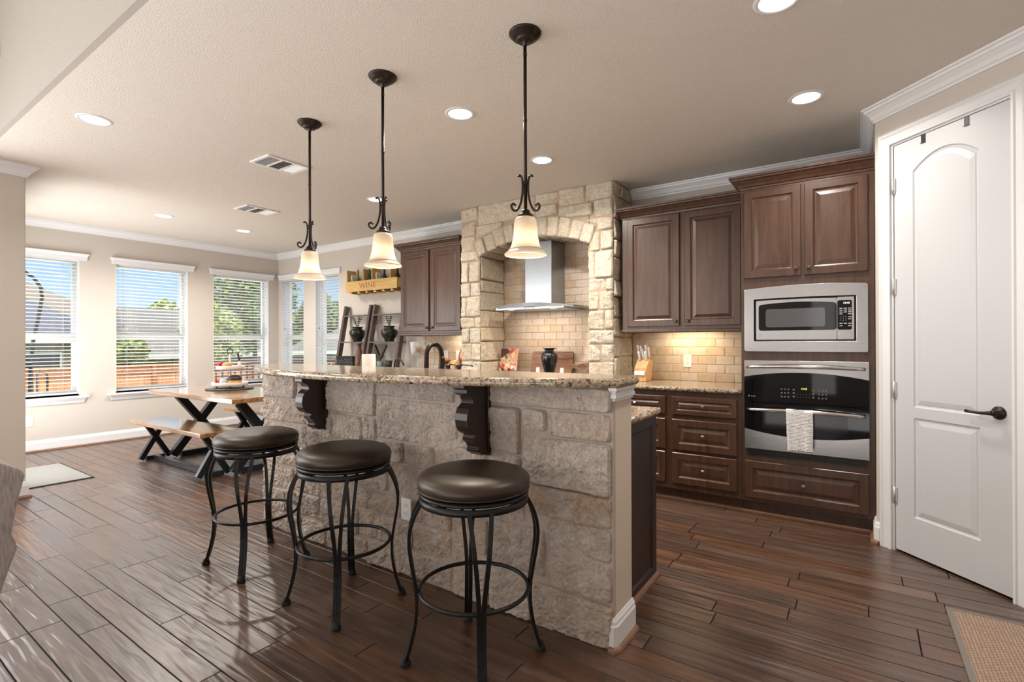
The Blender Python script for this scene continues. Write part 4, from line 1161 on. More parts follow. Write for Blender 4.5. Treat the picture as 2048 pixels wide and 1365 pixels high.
# base cabinets along the kitchen wall
def base(x0, x1, banks, label, end=False):
    t = empty('base_cabinet', ((x0 + x1) / 2, 4.3, 0)); tag(t, label, 'cabinet', 'base cabinets')
    mb = MB(); mb.box(x0, x1, TY + 0.019, YK - 0.002, 0.10, 0.870); mb.box(x0, x1, TY + 0.07, TY + 0.085, 0.0, 0.10); mb.build('carcass', CAB, t)
    mb = MB(); mb.box(x0, x1, TY, TY + 0.019, 0.10, 0.870); mb.build('face_frame', CAB, t)
    for kind_, a, b in banks:
        if kind_ == 'drawers':
            for z0, z1, pr in ((0.687, 0.829, RPD), (0.412, 0.651, RP), (0.147, 0.389, RP)):
                front_panel(t, 'drawer', a, b, z0, z1, TY, (a + b) / 2, (z0 + z1) / 2, prof=pr)
        else:
            m_ = (a + b) / 2
            front_panel(t, 'door', a, m_ - 0.01, 0.147, 0.829, TY, m_ - 0.04, 0.77); front_panel(t, 'door', m_ + 0.01, b, 0.147, 0.829, TY, m_ + 0.04, 0.77)
    mb = MB(); mb.sweep([(x0, TY + 0.07), (x1, TY + 0.07)], [(0, 0), (0.018, 0), (0.017, 0.010), (0.012, 0.018), (0, 0.022)], side=-1); mb.build('shoe_moulding', SHOE, t)
base(-1.795, -0.702, [('drawers', -1.208, -0.732), ('drawers', -1.745, -1.262)], 'dark brown base cabinet with two banks of drawers beside the wall oven')
base(-3.60, -1.797, [('doors', -3.55, -2.72), ('doors', -2.67, -1.85)], 'dark brown base cabinet under the stone arch')
base(-4.75, -3.602, [('drawers', -4.70, -4.20), ('doors', -4.15, -3.65)], 'dark brown base cabinet under the left wall cabinet')
pts = [(-4.78, 3.975), (-0.703, 3.975), (-0.703, YK - 0.003), (-4.78, YK - 0.003)]
kc = slab('kitchen_countertop', pts, 0.8705, 0.905, GRANITE, 0.012); tag(kc, 'long speckled granite countertop along the kitchen wall', 'countertop')
# cooktop
ck = empty('cooktop', (-2.67, 4.33, 0.905)); tag(ck, 'black glass cooktop under the range hood', 'cooktop')
mb = MB(); mb.box(-3.05, -2.29, 4.02, 4.335, 0.9055, 0.911); mb.build('glass_top', BGLASS, ck, bevel=0.002)
for x, y in ((-2.94, 4.17), (-2.76, 4.19), (-2.58, 4.19), (-2.40, 4.17)):
    mb = MB(); mb.lathe([(0.070, 0.9112), (0.075, 0.9112)], (x, y, 0), 28, cap=False); mb.build('burner_ring', simple('burner_mark', (0.08, 0.08, 0.08, 1), 0.3) if 'burner_mark' not in MATS else MATS['burner_mark'], ck)

# =================================================================== APPLIANCES
AY = TY - 0.0005
mw = empty('microwave', (-0.307, 4.2, 1.206)); tag(mw, 'built-in stainless microwave with trim frame above the wall oven', 'microwave')
def rr_loop(x0, x1, z0, z1, r, n=5):
    P = []
    for cx, cz, a in ((x1 - r, z0 + r, -PI / 2), (x1 - r, z1 - r, 0), (x0 + r, z1 - r, PI / 2), (x0 + r, z0 + r, PI)):
        for i in range(n + 1): P.append((cx + r * cos(a + PI / 2 * i / n), cz + r * sin(a + PI / 2 * i / n)))
    return P
def arch_rr(x0, x1, z0, z1, r, bow, n=5, low=0.0):
    """rounded rectangle whose top edge is bowed up by bow (bottom by low)"""
    P = []; xm = (x0 + x1) / 2; hw = (x1 - x0) / 2
    base_ = []
    for cx, cz, a in ((x1 - r, z0 + r, -PI / 2), (x1 - r, z1 - r, 0)):
        for i in range(n + 1): base_.append((cx + r * cos(a + PI / 2 * i / n), cz + r * sin(a + PI / 2 * i / n)))
    for i in range(1, 12): base_.append((x1 - r - (x1 - x0 - 2 * r) * i / 12, z1))
    for cx, cz, a in ((x0 + r, z1 - r, PI / 2), (x0 + r, z0 + r, PI)):
        for i in range(n + 1): base_.append((cx + r * cos(a + PI / 2 * i / n), cz + r * sin(a + PI / 2 * i / n)))
    for i in range(1, 12): base_.append((x0 + r + (x1 - x0 - 2 * r) * i / 12, z0))
    for (x, z) in base_:
        u = (x - xm) / hw; k_ = 1 - u * u; f_ = (z - z0) / (z1 - z0)
        P.append((x, z + bow * k_ * f_ + low * k_ * (1 - f_)))
    return P
def ringplate(mb, outer, inner, y0, y1, **k):
    """flat plate with a hole, outer and inner equal length"""
    n = len(outer)
    L = [[(x, y1, z) for x, z in inner], [(x, y1 - 0.0, z) for x, z in inner]]
    vs = [(x, y1, z) for x, z in outer] + [(x, y0, z) for x, z in outer] + [(x, y0, z) for x, z in inner] + [(x, y1, z) for x, z in inner]
    fs = []
    for j in range(3):
        for i in range(n):
            i2 = (i + 1) % n; fs.append((j * n + i, j * n + i2, (j + 1) * n + i2, (j + 1) * n + i))
    for i in range(n):
        i2 = (i + 1) % n; fs.append((3 * n + i, 3 * n + i2, i2, i))
    mb.add(vs, fs, **k)
mb = MB(); ringplate(mb, arch_rr(-0.677, 0.062, 1.186, 1.638, 0.012, 0.016), arch_rr(-0.612, -0.002, 1.262, 1.560, 0.006, 0.004), AY - 0.018, AY)
mb.build('trim_frame', STEEL, mw, bevel=0.003)
mb = MB(); mb.box(-0.640, 0.025, 4.04, 4.45, 1.215, 1.600); mb.build('body', BPLAST, mw)
mb = MB(); mb.box(-0.606, -0.008, AY - 0.004, 4.04, 1.267, 1.556); mb.build('inner_body', BPLAST, mw)
yF = AY - 0.016
mb = MB(); mb.prism(arch_rr(-0.598, -0.110, 1.272, 1.550, 0.004, 0.004), lambda a, b, d: (a, d, b), yF, AY - 0.004)
md = mb.build('door', STEEL, mw, bevel=0.002)
mb = MB(); P_ = arch_rr(-0.582, -0.111, 1.336, 1.520, 0.018, 0.014); mb.prism(P_, lambda a, b, d: (a, d, b), yF - 0.0022, yF - 0.0002); mg = mb.build('door_glass', BGLASS, md)
mb = MB(); mb.prism(rr_loop(-0.536, -0.176, 1.360, 1.488, 0.016), lambda a, b, d: (a, d, b), yF - 0.0030, yF - 0.0022); mb.build('window', MWIN, mg)
mb = MB(); mb.prism(rr_loop(-0.107, -0.014, 1.272, 1.554, 0.004), lambda a, b, d: (a, d, b), yF, AY - 0.004); mp = mb.build('control_panel', STEEL, mw, bevel=0.002)
mb = MB(); mb.prism(rr_loop(-0.106, -0.026, 1.336, 1.532, 0.012), lambda a, b, d: (a, d, b), yF - 0.0022, yF - 0.0002); mb.build('keypad', BGLASS, mp)
mb = MB(); mb.prism(rr_loop(-0.094, -0.030, 1.280, 1.322, 0.006), lambda a, b, d: (a, d, b), yF - 0.003, yF - 0.0002); mb.build('door_button', STEEL, mp, bevel=0.001)
MARK = simple('key_print', (0.55, 0.55, 0.55, 1), 0.5)
DISP = simple('display_white', (1, 1, 1, 1), 0.5, emis=(1, 1, 1, 1), estr=1.4)
DISPG = simple('display_green', (0.6, 0.8, 0.1, 1), 0.5, emis=(0.72, 0.92, 0.12, 1), estr=1.6)
text('clock_digits', '12:43', DISP, mp, (-0.056, yF - 0.0026, 1.513), 0.017)
mb = MB()
for r_ in range(4):
    for c_ in range(3):
        if r_ == 3 and c_ == 1: continue
        x, z = -0.086 + c_ * 0.024, 1.478 - r_ * 0.0125; mb.box(x - 0.0085, x + 0.0085, yF - 0.0028, yF - 0.0023, z - 0.0022, z + 0.0022)
for x, z in ((-0.038, 1.420), (-0.038, 1.407), (-0.086, 1.378), (-0.062, 1.378), (-0.038, 1.378), (-0.086, 1.362), (-0.038, 1.362)):
    mb.box(x - 0.0085, x + 0.0085, yF - 0.0028, yF - 0.0023, z - 0.0025, z + 0.0025)
mb.build('key_labels', MARK, mp)['kind'] = 'stuff'
for i, ch in enumerate('123456789'):
    text('key_numeral', ch, MARK, mp, (-0.088 + (i % 3) * 0.0145, yF - 0.0026, 1.423 - (i // 3) * 0.0125), 0.0095)
def emblem(parent, x, y, z, r, mat):
    mb = MB(); n = 24
    L_ = []
    for rr_, o_ in ((r, 0.0), (r, 0.001), (r * 0.86, 0.001), (r * 0.86, 0.0)):
        L_.append([(x + rr_ * cos(2 * PI * i / n), y - o_, z + rr_ * sin(2 * PI * i / n)) for i in range(n)])
    mb.rings(L_, cap=False); o = mb.build('emblem', mat, parent)
    text('emblem_letters', 'GE', mat, o, (x, y - 0.0005, z), r * 1.15)
EMB = simple('emblem_grey', (0.32, 0.32, 0.33, 1), 0.3, 0.6)
emblem(md, -0.572, yF - 0.0003, 1.302, 0.011, EMB)

ov = empty('wall_oven', (-0.307, 4.2, 0.437)); tag(ov, 'built-in stainless and black glass wall oven with curved handles below the microwave', 'oven')
mb = MB(); mb.box(-0.645, 0.030, 4.04, 4.55, 0.452, 1.10); mb.build('body', BPLAST, ov)
oy0, oy1 = AY - 0.028, AY
# door outline pieces, arched joints
def band(x0, x1, zb, zt, bowb=0.0, bowt=0.0, n=16):
    P = [(x0 + (x1 - x0) * i / n, zb + bowb * (1 - (2 * i / n - 1) ** 2)) for i in range(n + 1)]
    P += [(x1 + (x0 - x1) * i / n, zt + bowt * (1 - (2 * i / n - 1) ** 2)) for i in range(n + 1)]
    return P
mb = MB(); mb.prism(band(-0.676, 0.066, 1.003, 1.124, 0.038, 0.0), lambda a, b, d: (a, d, b), oy0, oy1); o1 = mb.build('top_trim', STEEL, ov, bevel=0.002)
mb = MB(); mb.prism(band(-0.676, 0.066, 0.826, 1.002, 0, 0.038), lambda a, b, d: (a, d, b), oy0, oy1); o2 = mb.build('control_glass', BGLASS, ov)
mb = MB(); mb.prism(band(-0.676, 0.066, 0.632, 0.822, -0.040, 0), lambda a, b, d: (a, d, b), oy0, oy1); o3 = mb.build('oven_door', BGLASS, ov)
mb = MB(); mb.prism(band(-0.676, 0.066, 0.489, 0.631, 0, -0.040), lambda a, b, d: (a, d, b), oy0, oy1); mb.build('lower_trim', STEEL, o3, bevel=0.002)
mb = MB(); mb.prism(rr_loop(-0.56, -0.05, 0.640, 0.775, 0.02), lambda a, b, d: (a, d, b), oy0 - 0.0006, oy0 - 0.0001); mb.build('oven_window', simple('oven_window_dark', (0.010, 0.010, 0.011, 1), 0.06, spec=0.2), o3)
mb = MB()
mb.box(-0.665, 0.055, AY - 0.010, AY + 0.03, 0.437, 0.485)
for i in range(3): mb.box(-0.655, 0.045, AY - 0.016, AY - 0.010, 0.445 + i * 0.013, 0.450 + i * 0.013)
mb.build('vent_grille', BPLAST, ov)
def bow_handle(parent, z):
    mb = MB(); P = []
    for i in range(25):
        t = -1 + i / 12
        P.append((-0.307 + t * 0.350, oy0 - 0.010 - 0.050 * (1 - t * t) ** 0.8 if abs(t) < 1 else oy0 - 0.004, z + 0.012 * (1 - t * t)))
    R_ = [0.0105 + 0.0045 * (1 - (-1 + i / 12) ** 2) for i in range(25)]
    mb.tube(P, R_, 12); return mb.build('handle', CHROME, parent)
bow_handle(o1, 1.076); bow_handle(o3, 0.770)
text('clock_digits', '12:43', DISPG, o2, (-0.300, oy0 - 0.0007, 0.932), 0.017)
mb = MB()
for cx in (-0.415, -0.192):
    for r_ in range(3):
        for c_ in range(3):
            x, z = cx + (c_ - 1) * 0.021, 0.925 - r_ * 0.026; mb.box(x - 0.005, x + 0.005, oy0 - 0.0010, oy0 - 0.0005, z - 0.005, z + 0.005)
for cx in (-0.362, -0.245):
    for r_ in range(3):
        z = 0.925 - r_ * 0.024; mb.box(cx - 0.006, cx + 0.006, oy0 - 0.0010, oy0 - 0.0005, z - 0.006, z + 0.006)
for i in range(5):
    for r_ in range(2): mb.cbox((-0.340 + i * 0.018, oy0 - 0.0008, 0.893 - r_ * 0.018), (0.004, 0.0005, 0.004))
mb.build('key_labels', simple('key_print_dim', (0.16, 0.16, 0.16, 1), 0.5), o2)['kind'] = 'stuff'
text('brand_lettering', 'Profile', simple('brand_print', (0.45, 0.45, 0.45, 1), 0.5), o2, (-0.618, oy0 - 0.0007, 0.866), 0.011)
mb = MB(); mb.lathe([(0.0001, -0.0008), (0.005, -0.0008), (0.005, 0.0)], (-0.646, oy0, 0.866), 16, axis='y'); mb.build('brand_dot', MATS['brand_print'], o2)

# towel over the oven handle
tw = MB(); W0, W1 = -0.402, -0.243
hy = oy0 - 0.010 - 0.050 * 0.97; hz = 0.770 + 0.0118
def towel_pt(u, s):
    """u across, s along: front hangs down, goes over the bar and down behind"""
    x = W0 + (W1 - W0) * u; wob = 0.004 * sin(u * 9 + s * 3) + 0.003 * sin(u * 17 + 1)
    rad = 0.0135
    if s < 0.75:
        t = s / 0.75; z = 0.510 + (hz - 0.510) * t; y = hy - rad - wob * (1 - t) - 0.002
        x = x + (0.5 - u) * 0.010 * (1 - t) + 0.004 * (1 - t)
        z += 0.006 * (1 - t) * sin(u * 2.5)
    elif s < 0.87:
        a = (s - 0.75) / 0.12 * PI; y = hy - rad * cos(a); z = hz + rad * sin(a)
    else:
        t = (s - 0.87) / 0.13; y = hy + rad + 0.001; z = hz - 0.17 * t
    return (x, y, z)
NU, NS = 26, 60
vs = [towel_pt(i / NU, j / NS) for j in range(NS + 1) for i in range(NU + 1)]
fs = [(j * (NU + 1) + i, j * (NU + 1) + i + 1, (j + 1) * (NU + 1) + i + 1, (j + 1) * (NU + 1) + i) for j in range(NS) for i in range(NU)]
tw.add(vs, fs, smooth=True)
o = tw.build('dish_towel', TOWEL); tag(o, 'white textured dish towel hanging over the lower oven handle', 'towel')
sm = o.modifiers.new('thick', 'SOLIDIFY'); sm.thickness = 0.003; sm.offset = 0

# range hood
hd_ = empty('range_hood', (-2.68, 4.4, 1.58)); tag(hd_, 'stainless chimney range hood with a curved canopy inside the stone arch', 'range hood')
HCX = -2.700
mb = MB(); mb.box(-2.835, -2.520, 4.385, YK - 0.016, 1.63, 2.285); mb.build('chimney', HOODS, hd_, bevel=0.003)
mb = MB(); N_s = 32; L_ = []
secs = []
for i in range(N_s + 1):
    t = -1 + 2 * i / N_s; x = HCX + t * 0.478
    yf = 4.155 + 0.125 * t * t; zt = 1.648 - 0.032 * t * t; zb = 1.612 - 0.016 * t * t
    if abs(t) > 0.999: pass
    secs.append([(x, yf, zb), (x, yf + 0.004, zt), (x, 4.40, zt + 0.004), (x, 4.655, zt + 0.004), (x, 4.655, zb + 0.004), (x, 4.3, zb + 0.003)])
mb.rings(secs, cap=True, smooth=False)
mb.f.append(tuple(range(6))); mb.sm.append(False); mb.tone.append(None); mb.uv.append(None); mb.mi.append(0)
mb.build('canopy', HOODS, hd_)
mb = MB(); mb.box(HCX - 0.40, HCX + 0.40, 4.235, 4.62, 1.588, 1.612); hb = mb.build('filter_housing', HOODS, hd_, bevel=0.002)
for x in (HCX - 0.25, HCX + 0.25):
    mb = MB(); mb.lathe([(0.0001, 1.5868), (0.030, 1.5868), (0.034, 1.588)], (x, 4.30, 0), 20); mb.build('hood_light', simple('hood_lens', (0.9, 0.85, 0.75, 1), 0.4, emis=(1, 0.85, 0.65, 1), estr=1.2) if 'hood_lens' not in MATS else MATS['hood_lens'], hb)
mb = MB()
for i in range(6): mb.cbox((HCX - 0.045 + i * 0.022, 4.2348, 1.600), (0.010, 0.001, 0.012))
mb.build('button', simple('button_grey', (0.28, 0.29, 0.31, 1), 0.4), hb)['kind'] = 'stuff'
lamp('hood_lamp', 'AREA', (HCX, 4.42, 1.58), 3.5, (1.0, 0.88, 0.72), rot=(0, 0, 0), shape='RECTANGLE', size=0.6, size_y=0.1)

# =================================================================== PENDANTS
def pendant(x, y, rz, label, zs=1.668):
    t = empty('pendant_light', (x, y, CEIL)); tag(t, label, 'pendant light', 'bronze pendants over the bar')
    c = (x, y, 0)
    mb = MB(); mb.lathe([(0.0755, CEIL), (0.0760, CEIL - 0.006), (0.0715, CEIL - 0.0105), (0.0695, CEIL - 0.0115), (0.062, CEIL - 0.021), (0.048, CEIL - 0.029), (0.0405, CEIL - 0.0305), (0.0405, CEIL - 0.0345), (0.036, CEIL - 0.0395), (0.016, CEIL - 0.041), (0.011, CEIL - 0.045), (0.010, CEIL - 0.060), (0.001, CEIL - 0.064)], c, 36)
    mb.build('ceiling_canopy', BRONZE, t)
    dz = zs - 1.668
    mb = MB(); mb.lathe([(0.0080, CEIL - 0.06), (0.0080, 1.87 + dz)], c, 12)
    for z in (CEIL - 0.10, 2.30): mb.lathe([(0.0092, z - 0.006), (0.0092, z + 0.006)], c, 12)
    mb.build('rod', BRONZE, t)
    mb = MB(); mb.lathe([(0.001, 2.022), (0.010, 2.020), (0.016, 2.008), (0.010, 1.996), (0.001, 1.994)], (x, y, dz), 14); mb.build('collar', BRONZE, t)
    for k_ in range(3):
        a = rz + k_ * 2 * PI / 3; P = []; q_ = 1.13
        prof = [(0.034, 2.030), (0.028, 2.037), (0.019, 2.032), (0.014, 2.012), (0.013, 1.980), (0.015, 1.950), (0.020, 1.920), (0.027, 1.896), (0.037, 1.877), (0.048, 1.869), (0.058, 1.872), (0.065, 1.881), (0.066, 1.892), (0.060, 1.900), (0.052, 1.899), (0.047, 1.892)]
        for r_, z in prof: P.append((x + r_ * q_ * cos(a), y + r_ * q_ * sin(a), z + dz))
        # smooth subdivision of the scroll
        Q = []
        for i in range(len(P) - 1):
            p0, p1, p2, p3 = [Vector(P[max(0, min(len(P) - 1, i + j))]) for j in (-1, 0, 1, 2)]
            for s_ in range(3):
                u = s_ / 3; Q.append(0.5 * ((2 * p1) + (p2 - p0) * u + (2 * p0 - 5 * p1 + 4 * p2 - p3) * u * u + (3 * p1 - p0 - 3 * p2 + p3) * u ** 3))
        Q.append(Vector(P[-1]))
        mb = MB(); mb.tube(Q, 0.0054, 8); mb.build('scroll_arm', BRONZE, t)
    mb = MB(); mb.lathe([(0.007, 1.885), (0.016, 1.880), (0.022, 1.870), (0.024, 1.862), (0.036, 1.855), (0.038, 1.848), (0.001, 1.848)], (x, y, dz), 28); mb.build('shade_holder', BRONZE, t)
    z0 = zs
    pr = [(0.030, 0.178), (0.044, 0.174), (0.0505, 0.165), (0.0535, 0.150), (0.0550, 0.125), (0.0565, 0.100), (0.0595, 0.075), (0.0650, 0.052), (0.0725, 0.034), (0.080, 0.022), (0.090, 0.013), (0.0985, 0.006), (0.1005, 0.001), (0.098, -0.0015)]
    mb = MB(); mb.lathe([(r_, z0 + h_) for r_, h_ in pr], c, 48, cap=False); sh = mb.build('lamp_shade', SHADE, t)
    mb = MB(); P = [(x + 0.0785 * cos(2 * PI * i / 48), y + 0.0785 * sin(2 * PI * i / 48), z0 + 0.0245) for i in range(48)]; mb.tube(P, 0.0022, 6, closed=True); mb.build('shade_rim', SHADE, sh)
    mb = MB(); mb.ball((x, y, z0 + 0.092), 0.021, 14, 10, (1, 1, 1.25)); mb.lathe([(0.012, z0 + 0.112), (0.012, z0 + 0.178)], c, 10); mb.build('bulb', BULB, t)
    lamp('pendant_lamp', 'POINT', (x, y, z0 + 0.072), 7.0, (1.0, 0.80, 0.54), shadow_soft_size=0.018)
pendant(-1.279, 1.984, math.radians(122.8), 'bronze pendant light with frosted bell shade, nearest the camera, before the stone arch')
pendant(-2.126, 1.866, math.radians(228.7), 'bronze pendant light with frosted bell shade, middle one, before the wine crate', 1.677)
pendant(-2.969, 1.985, math.radians(236.2), 'bronze pendant light with frosted bell shade, farthest one, before the narrow windows', 1.684)

# =================================================================== BAR STOOLS
def stool(x, y, rz, label):
    t = empty('bar_stool', (x, y, 0), 0, label, 'bar stool', 'round black bar stools')
    c = (x, y, 0)
    def A(P): 
        q = Matrix.Rotation(rz, 3, 'Z') @ Vector(P); return (q.x + x, q.y + y, q.z)
    mb = MB(); mb.lathe([(0.001, 0.676), (0.200, 0.676), (0.213, 0.680), (0.2195, 0.690), (0.2245, 0.703), (0.2245, 0.716), (0.219, 0.728), (0.205, 0.740), (0.175, 0.750), (0.13, 0.7545), (0.07, 0.7565), (0.001, 0.757)], c, 64); s_ = mb.build('seat', LEATHER, t)
    mb = MB(); P = [(x + 0.2195 * cos(2 * PI * i / 64), y + 0.2195 * sin(2 * PI * i / 64), 0.6865) for i in range(64)]; mb.tube(P, 0.0035, 6, closed=True); mb.build('piping', LEATHER, s_)
    mb = MB()
    mb.lathe([(0.205, 0.662), (0.218, 0.662), (0.219, 0.668), (0.216, 0.675), (0.10, 0.675), (0.10, 0.668), (0.205, 0.668), (0.205, 0.662)], c, 64, cap=False)
    mb.build('swivel_plate', BMETAL, t)
    mb = MB(); mb.lathe([(0.207, 0.630), (0.217, 0.630), (0.218, 0.640), (0.217, 0.655), (0.207, 0.655), (0.207, 0.630)], c, 64, cap=False)
    for k_ in range(2):
        a = rz + k_ * PI / 2; mb.bar((x - 0.208 * cos(a), y - 0.208 * sin(a), 0.650), (x + 0.208 * cos(a), y + 0.208 * sin(a), 0.650), 0.03, 0.008)
    mb.lathe([(0.07, 0.654), (0.07, 0.666), (0.001, 0.666)], c, 24)
    mb.build('seat_ring', BMETAL, t)
    mb = MB(); P = [(x + 0.216 * cos(2 * PI * i / 64), y + 0.216 * sin(2 * PI * i / 64), 0.283) for i in range(64)]; mb.tube(P, 0.0082, 8, closed=True); mb.build('foot_ring', BMETAL, t)
    prof = [(0.208, 0.640), (0.222, 0.615), (0.238, 0.580), (0.250, 0.540), (0.256, 0.500), (0.255, 0.455), (0.248, 0.405), (0.238, 0.350), (0.230, 0.300), (0.226, 0.255), (0.2265, 0.210), (0.232, 0.160), (0.243, 0.105), (0.258, 0.050), (0.270, 0.016)]
    for k_ in range(4):
        a = PI / 4 + k_ * PI / 2
        mb = MB()
        for s_ in (-1, 1):
            P = []
            for r_, z in prof:
                f_ = max(0.0, (z - 0.30) / 0.34); sp_ = 0.0088 + 0.032 * min(1, f_) ** 1.25
                P.append(A((r_ * cos(a) - s_ * sp_ * sin(a), r_ * sin(a) + s_ * sp_ * cos(a), z)))
            n_ = len(P); 
            # flat bar section
            vs = []
            for i in range(n_):
                tt_ = (Vector(P[min(i + 1, n_ - 1)]) - Vector(P[max(i - 1, 0)])).normalized()
                tang = Vector(A((-sin(a), cos(a), 0))) - Vector(A((0, 0, 0))); nrm = tt_.cross(tang).normalized()
                for (u, w) in ((-1, -1), (1, -1), (1, 1), (-1, 1)): vs.append(Vector(P[i]) + tang * (u * 0.0080) + nrm * (w * 0.0062))
            fs = [(i * 4 + j, i * 4 + (j + 1) % 4, (i + 1) * 4 + (j + 1) % 4, (i + 1) * 4 + j) for i in range(n_ - 1) for j in range(4)]
            fs += [(0, 1, 2, 3), tuple((n_ - 1) * 4 + j for j in range(4))]
            mb.add(vs, fs, smooth=False)
        lg = mb.build('leg', BMETAL, t)
        f_ = A((0.271 * cos(a), 0.271 * sin(a), 0))
        mb = MB(); mb.lathe([(0.018, 0.0005), (0.021, 0.004), (0.021, 0.012), (0.016, 0.018), (0.013, 0.030), (0.001, 0.032)], (f_[0], f_[1], 0), 16); mb.build('glide', BLACKB, lg)
stool(-1.268, 1.580, 0.0, 'round black leather bar stool nearest the camera, with a bronze sheen on its seat')
stool(-2.082, 1.580, 0.0, 'round black leather bar stool in the middle of the row of three')
stool(-2.872, 1.575, 0.0, 'round black leather bar stool farthest left, beside the dining bench')

# =================================================================== BEHIND THE BAR
# kitchen tap
fx, fy = -2.210, 2.285; Z0 = 0.9055
fc = empty('kitchen_tap', (fx, fy, Z0)); tag(fc, 'tall dark bronze gooseneck kitchen tap behind the bar', 'tap')
P = [(fx, fy, Z0 + 0.02), (fx, fy, 1.178)]
for i in range(1, 13):
    a = PI * i / 12 * 0.97; P.append((fx, fy + 0.070 - 0.070 * cos(a), 1.178 + 0.070 * sin(a)))
P.append((fx, fy + 0.1425, 1.160))
mb = MB(); mb.tube(P, 0.0155, 14); mb.build('spout', BRONZE, fc)
mb = MB(); mb.lathe([(0.0160, 1.168), (0.0195, 1.150), (0.0205, 1.12), (0.0285, 1.055), (0.030, 1.045), (0.022, 1.040), (0.001, 1.040)], (fx, fy + 0.1425, 0), 20); mb.build('spray_head', BRONZE, fc)
mb = MB(); mb.lathe([(0.030, Z0), (0.030, Z0 + 0.006), (0.023, Z0 + 0.014), (0.022, Z0 + 0.09), (0.0155, Z0 + 0.10)], (fx, fy, 0), 24); mb.tube([(fx + 0.02, fy, Z0 + 0.06), (fx + 0.05, fy, Z0 + 0.075), (fx + 0.10, fy, Z0 + 0.12)], [0.009, 0.007, 0.005], 10); mb.build('handle', BRONZE, fc)
# filter tap with a small arc
gx, gy = -2.515, 2.30
ft = empty('filter_tap', (gx, gy, Z0)); tag(ft, 'small arched black filter tap left of the tall kitchen tap', 'tap')
P = [(gx, gy, Z0), (gx, gy, 1.105)] + [(gx + 0.050 - 0.050 * cos(PI * i / 10 * 0.8), gy, 1.105 + 0.048 * sin(PI * i / 10 * .95)) for i in range(1, 11)]
mb = MB(); mb.tube(P, 0.0055, 10); mb.build('spout', BRONZE, ft)
mb = MB(); mb.lathe([(0.018, Z0), (0.016, Z0 + 0.02), (0.008, Z0 + 0.03)], (gx, gy, 0), 16); mb.build('base', BRONZE, ft)
# two pump dispensers
for i, (x, y, lb) in enumerate(((-2.050, 2.30, 'black pump soap dispenser just right of the kitchen tap'), (-1.965, 2.30, 'black pump soap dispenser, second one right of the kitchen tap'))):
    t = empty('soap_dispenser', (x, y, Z0)); Z0 = 0.9055; tag(t, lb, 'soap dispenser', 'pump dispensers behind the bar')
    mb = MB(); mb.lathe([(0.030, Z0), (0.030, Z0 + 0.11), (0.026, Z0 + 0.13), (0.014, Z0 + 0.14), (0.012, Z0 + 0.155)], (x, y, 0), 20); mb.build('bottle', simple('amber', (0.10, 0.04, 0.012, 1), 0.15) if 'amber' not in MATS else MATS['amber'], t)
    mb = MB(); mb.lathe([(0.0125, 1.060), (0.0185, 1.068), (0.0185, 1.122), (0.014, 1.127), (0.001, 1.128)], (x, y, 0), 16); mb.tube([(x, y, 1.1265), (x + 0.075, y + 0.02, 1.1225), (x + 0.095, y + 0.022, 1.118)], 0.0042, 8); mb.build('pump', BLACKC, t)
# paper towel roll on a stand
px_, py_ = -2.845, 2.365
pt_ = empty('paper_towel_holder', (px_, py_, Z0)); tag(pt_, 'upright roll of white paper towels behind the bar', 'paper towels')
mb = MB(); mb.lathe([(0.018, Z0 + 0.012), (0.0465, Z0 + 0.012), (0.0475, Z0 + 0.016), (0.0475, Z0 + 0.268), (0.0465, Z0 + 0.272), (0.018, Z0 + 0.272), (0.018, Z0 + 0.012)], (px_, py_, 0), 40, cap=False); mb.build('paper_roll', PAPER, pt_)
mb = MB(); mb.lathe([(0.075, Z0), (0.075, Z0 + 0.008), (0.01, Z0 + 0.011), (0.006, Z0 + 0.02), (0.006, Z0 + 0.262), (0.001, Z0 + 0.266)], (px_, py_, 0), 28); mb.build('stand', BRONZE, pt_)

# items on the kitchen counter
def on(name, label, cat, loc, group=None): return tag(empty(name, loc), label, cat, group)
ZC = 0.9055
# apothecary jar
ax, ay = -4.36, 4.38
t = on('glass_jar', 'footed clear glass jar filled with orange potpourri left of the tall tap', 'jar', (ax, ay, ZC))
mb = MB(); mb.lathe([(0.050, ZC), (0.048, ZC + 0.006), (0.014, ZC + 0.016), (0.010, ZC + 0.05), (0.020, ZC + 0.075), (0.022, ZC + 0.10), (0.010, ZC + 0.13), (0.012, ZC + 0.165), (0.045, ZC + 0.182), (0.088, ZC + 0.205), (0.096, ZC + 0.24), (0.104, ZC + 0.36), (0.101, ZC + 0.36), (0.092, ZC + 0.24), (0.083, ZC + 0.21), (0.001, ZC + 0.19)], (ax, ay, 0), 36, cap=False); mb.build('glass', JARG, t)
POT = simple('potpourri', (0.58, 0.26, 0.09, 1), 0.8)
mb = MB(); r = random.Random(2)
for i in range(34):
    a, q = r.uniform(0, 2 * PI), r.uniform(0, 0.068); mb.ball((ax + q * cos(a), ay + q * sin(a), ZC + 0.222 + r.uniform(0, 0.085)), r.uniform(0.014, 0.021), 7, 5, (1, 1, 0.7))
o = mb.build('potpourri', POT, t); o['kind'] = 'stuff'
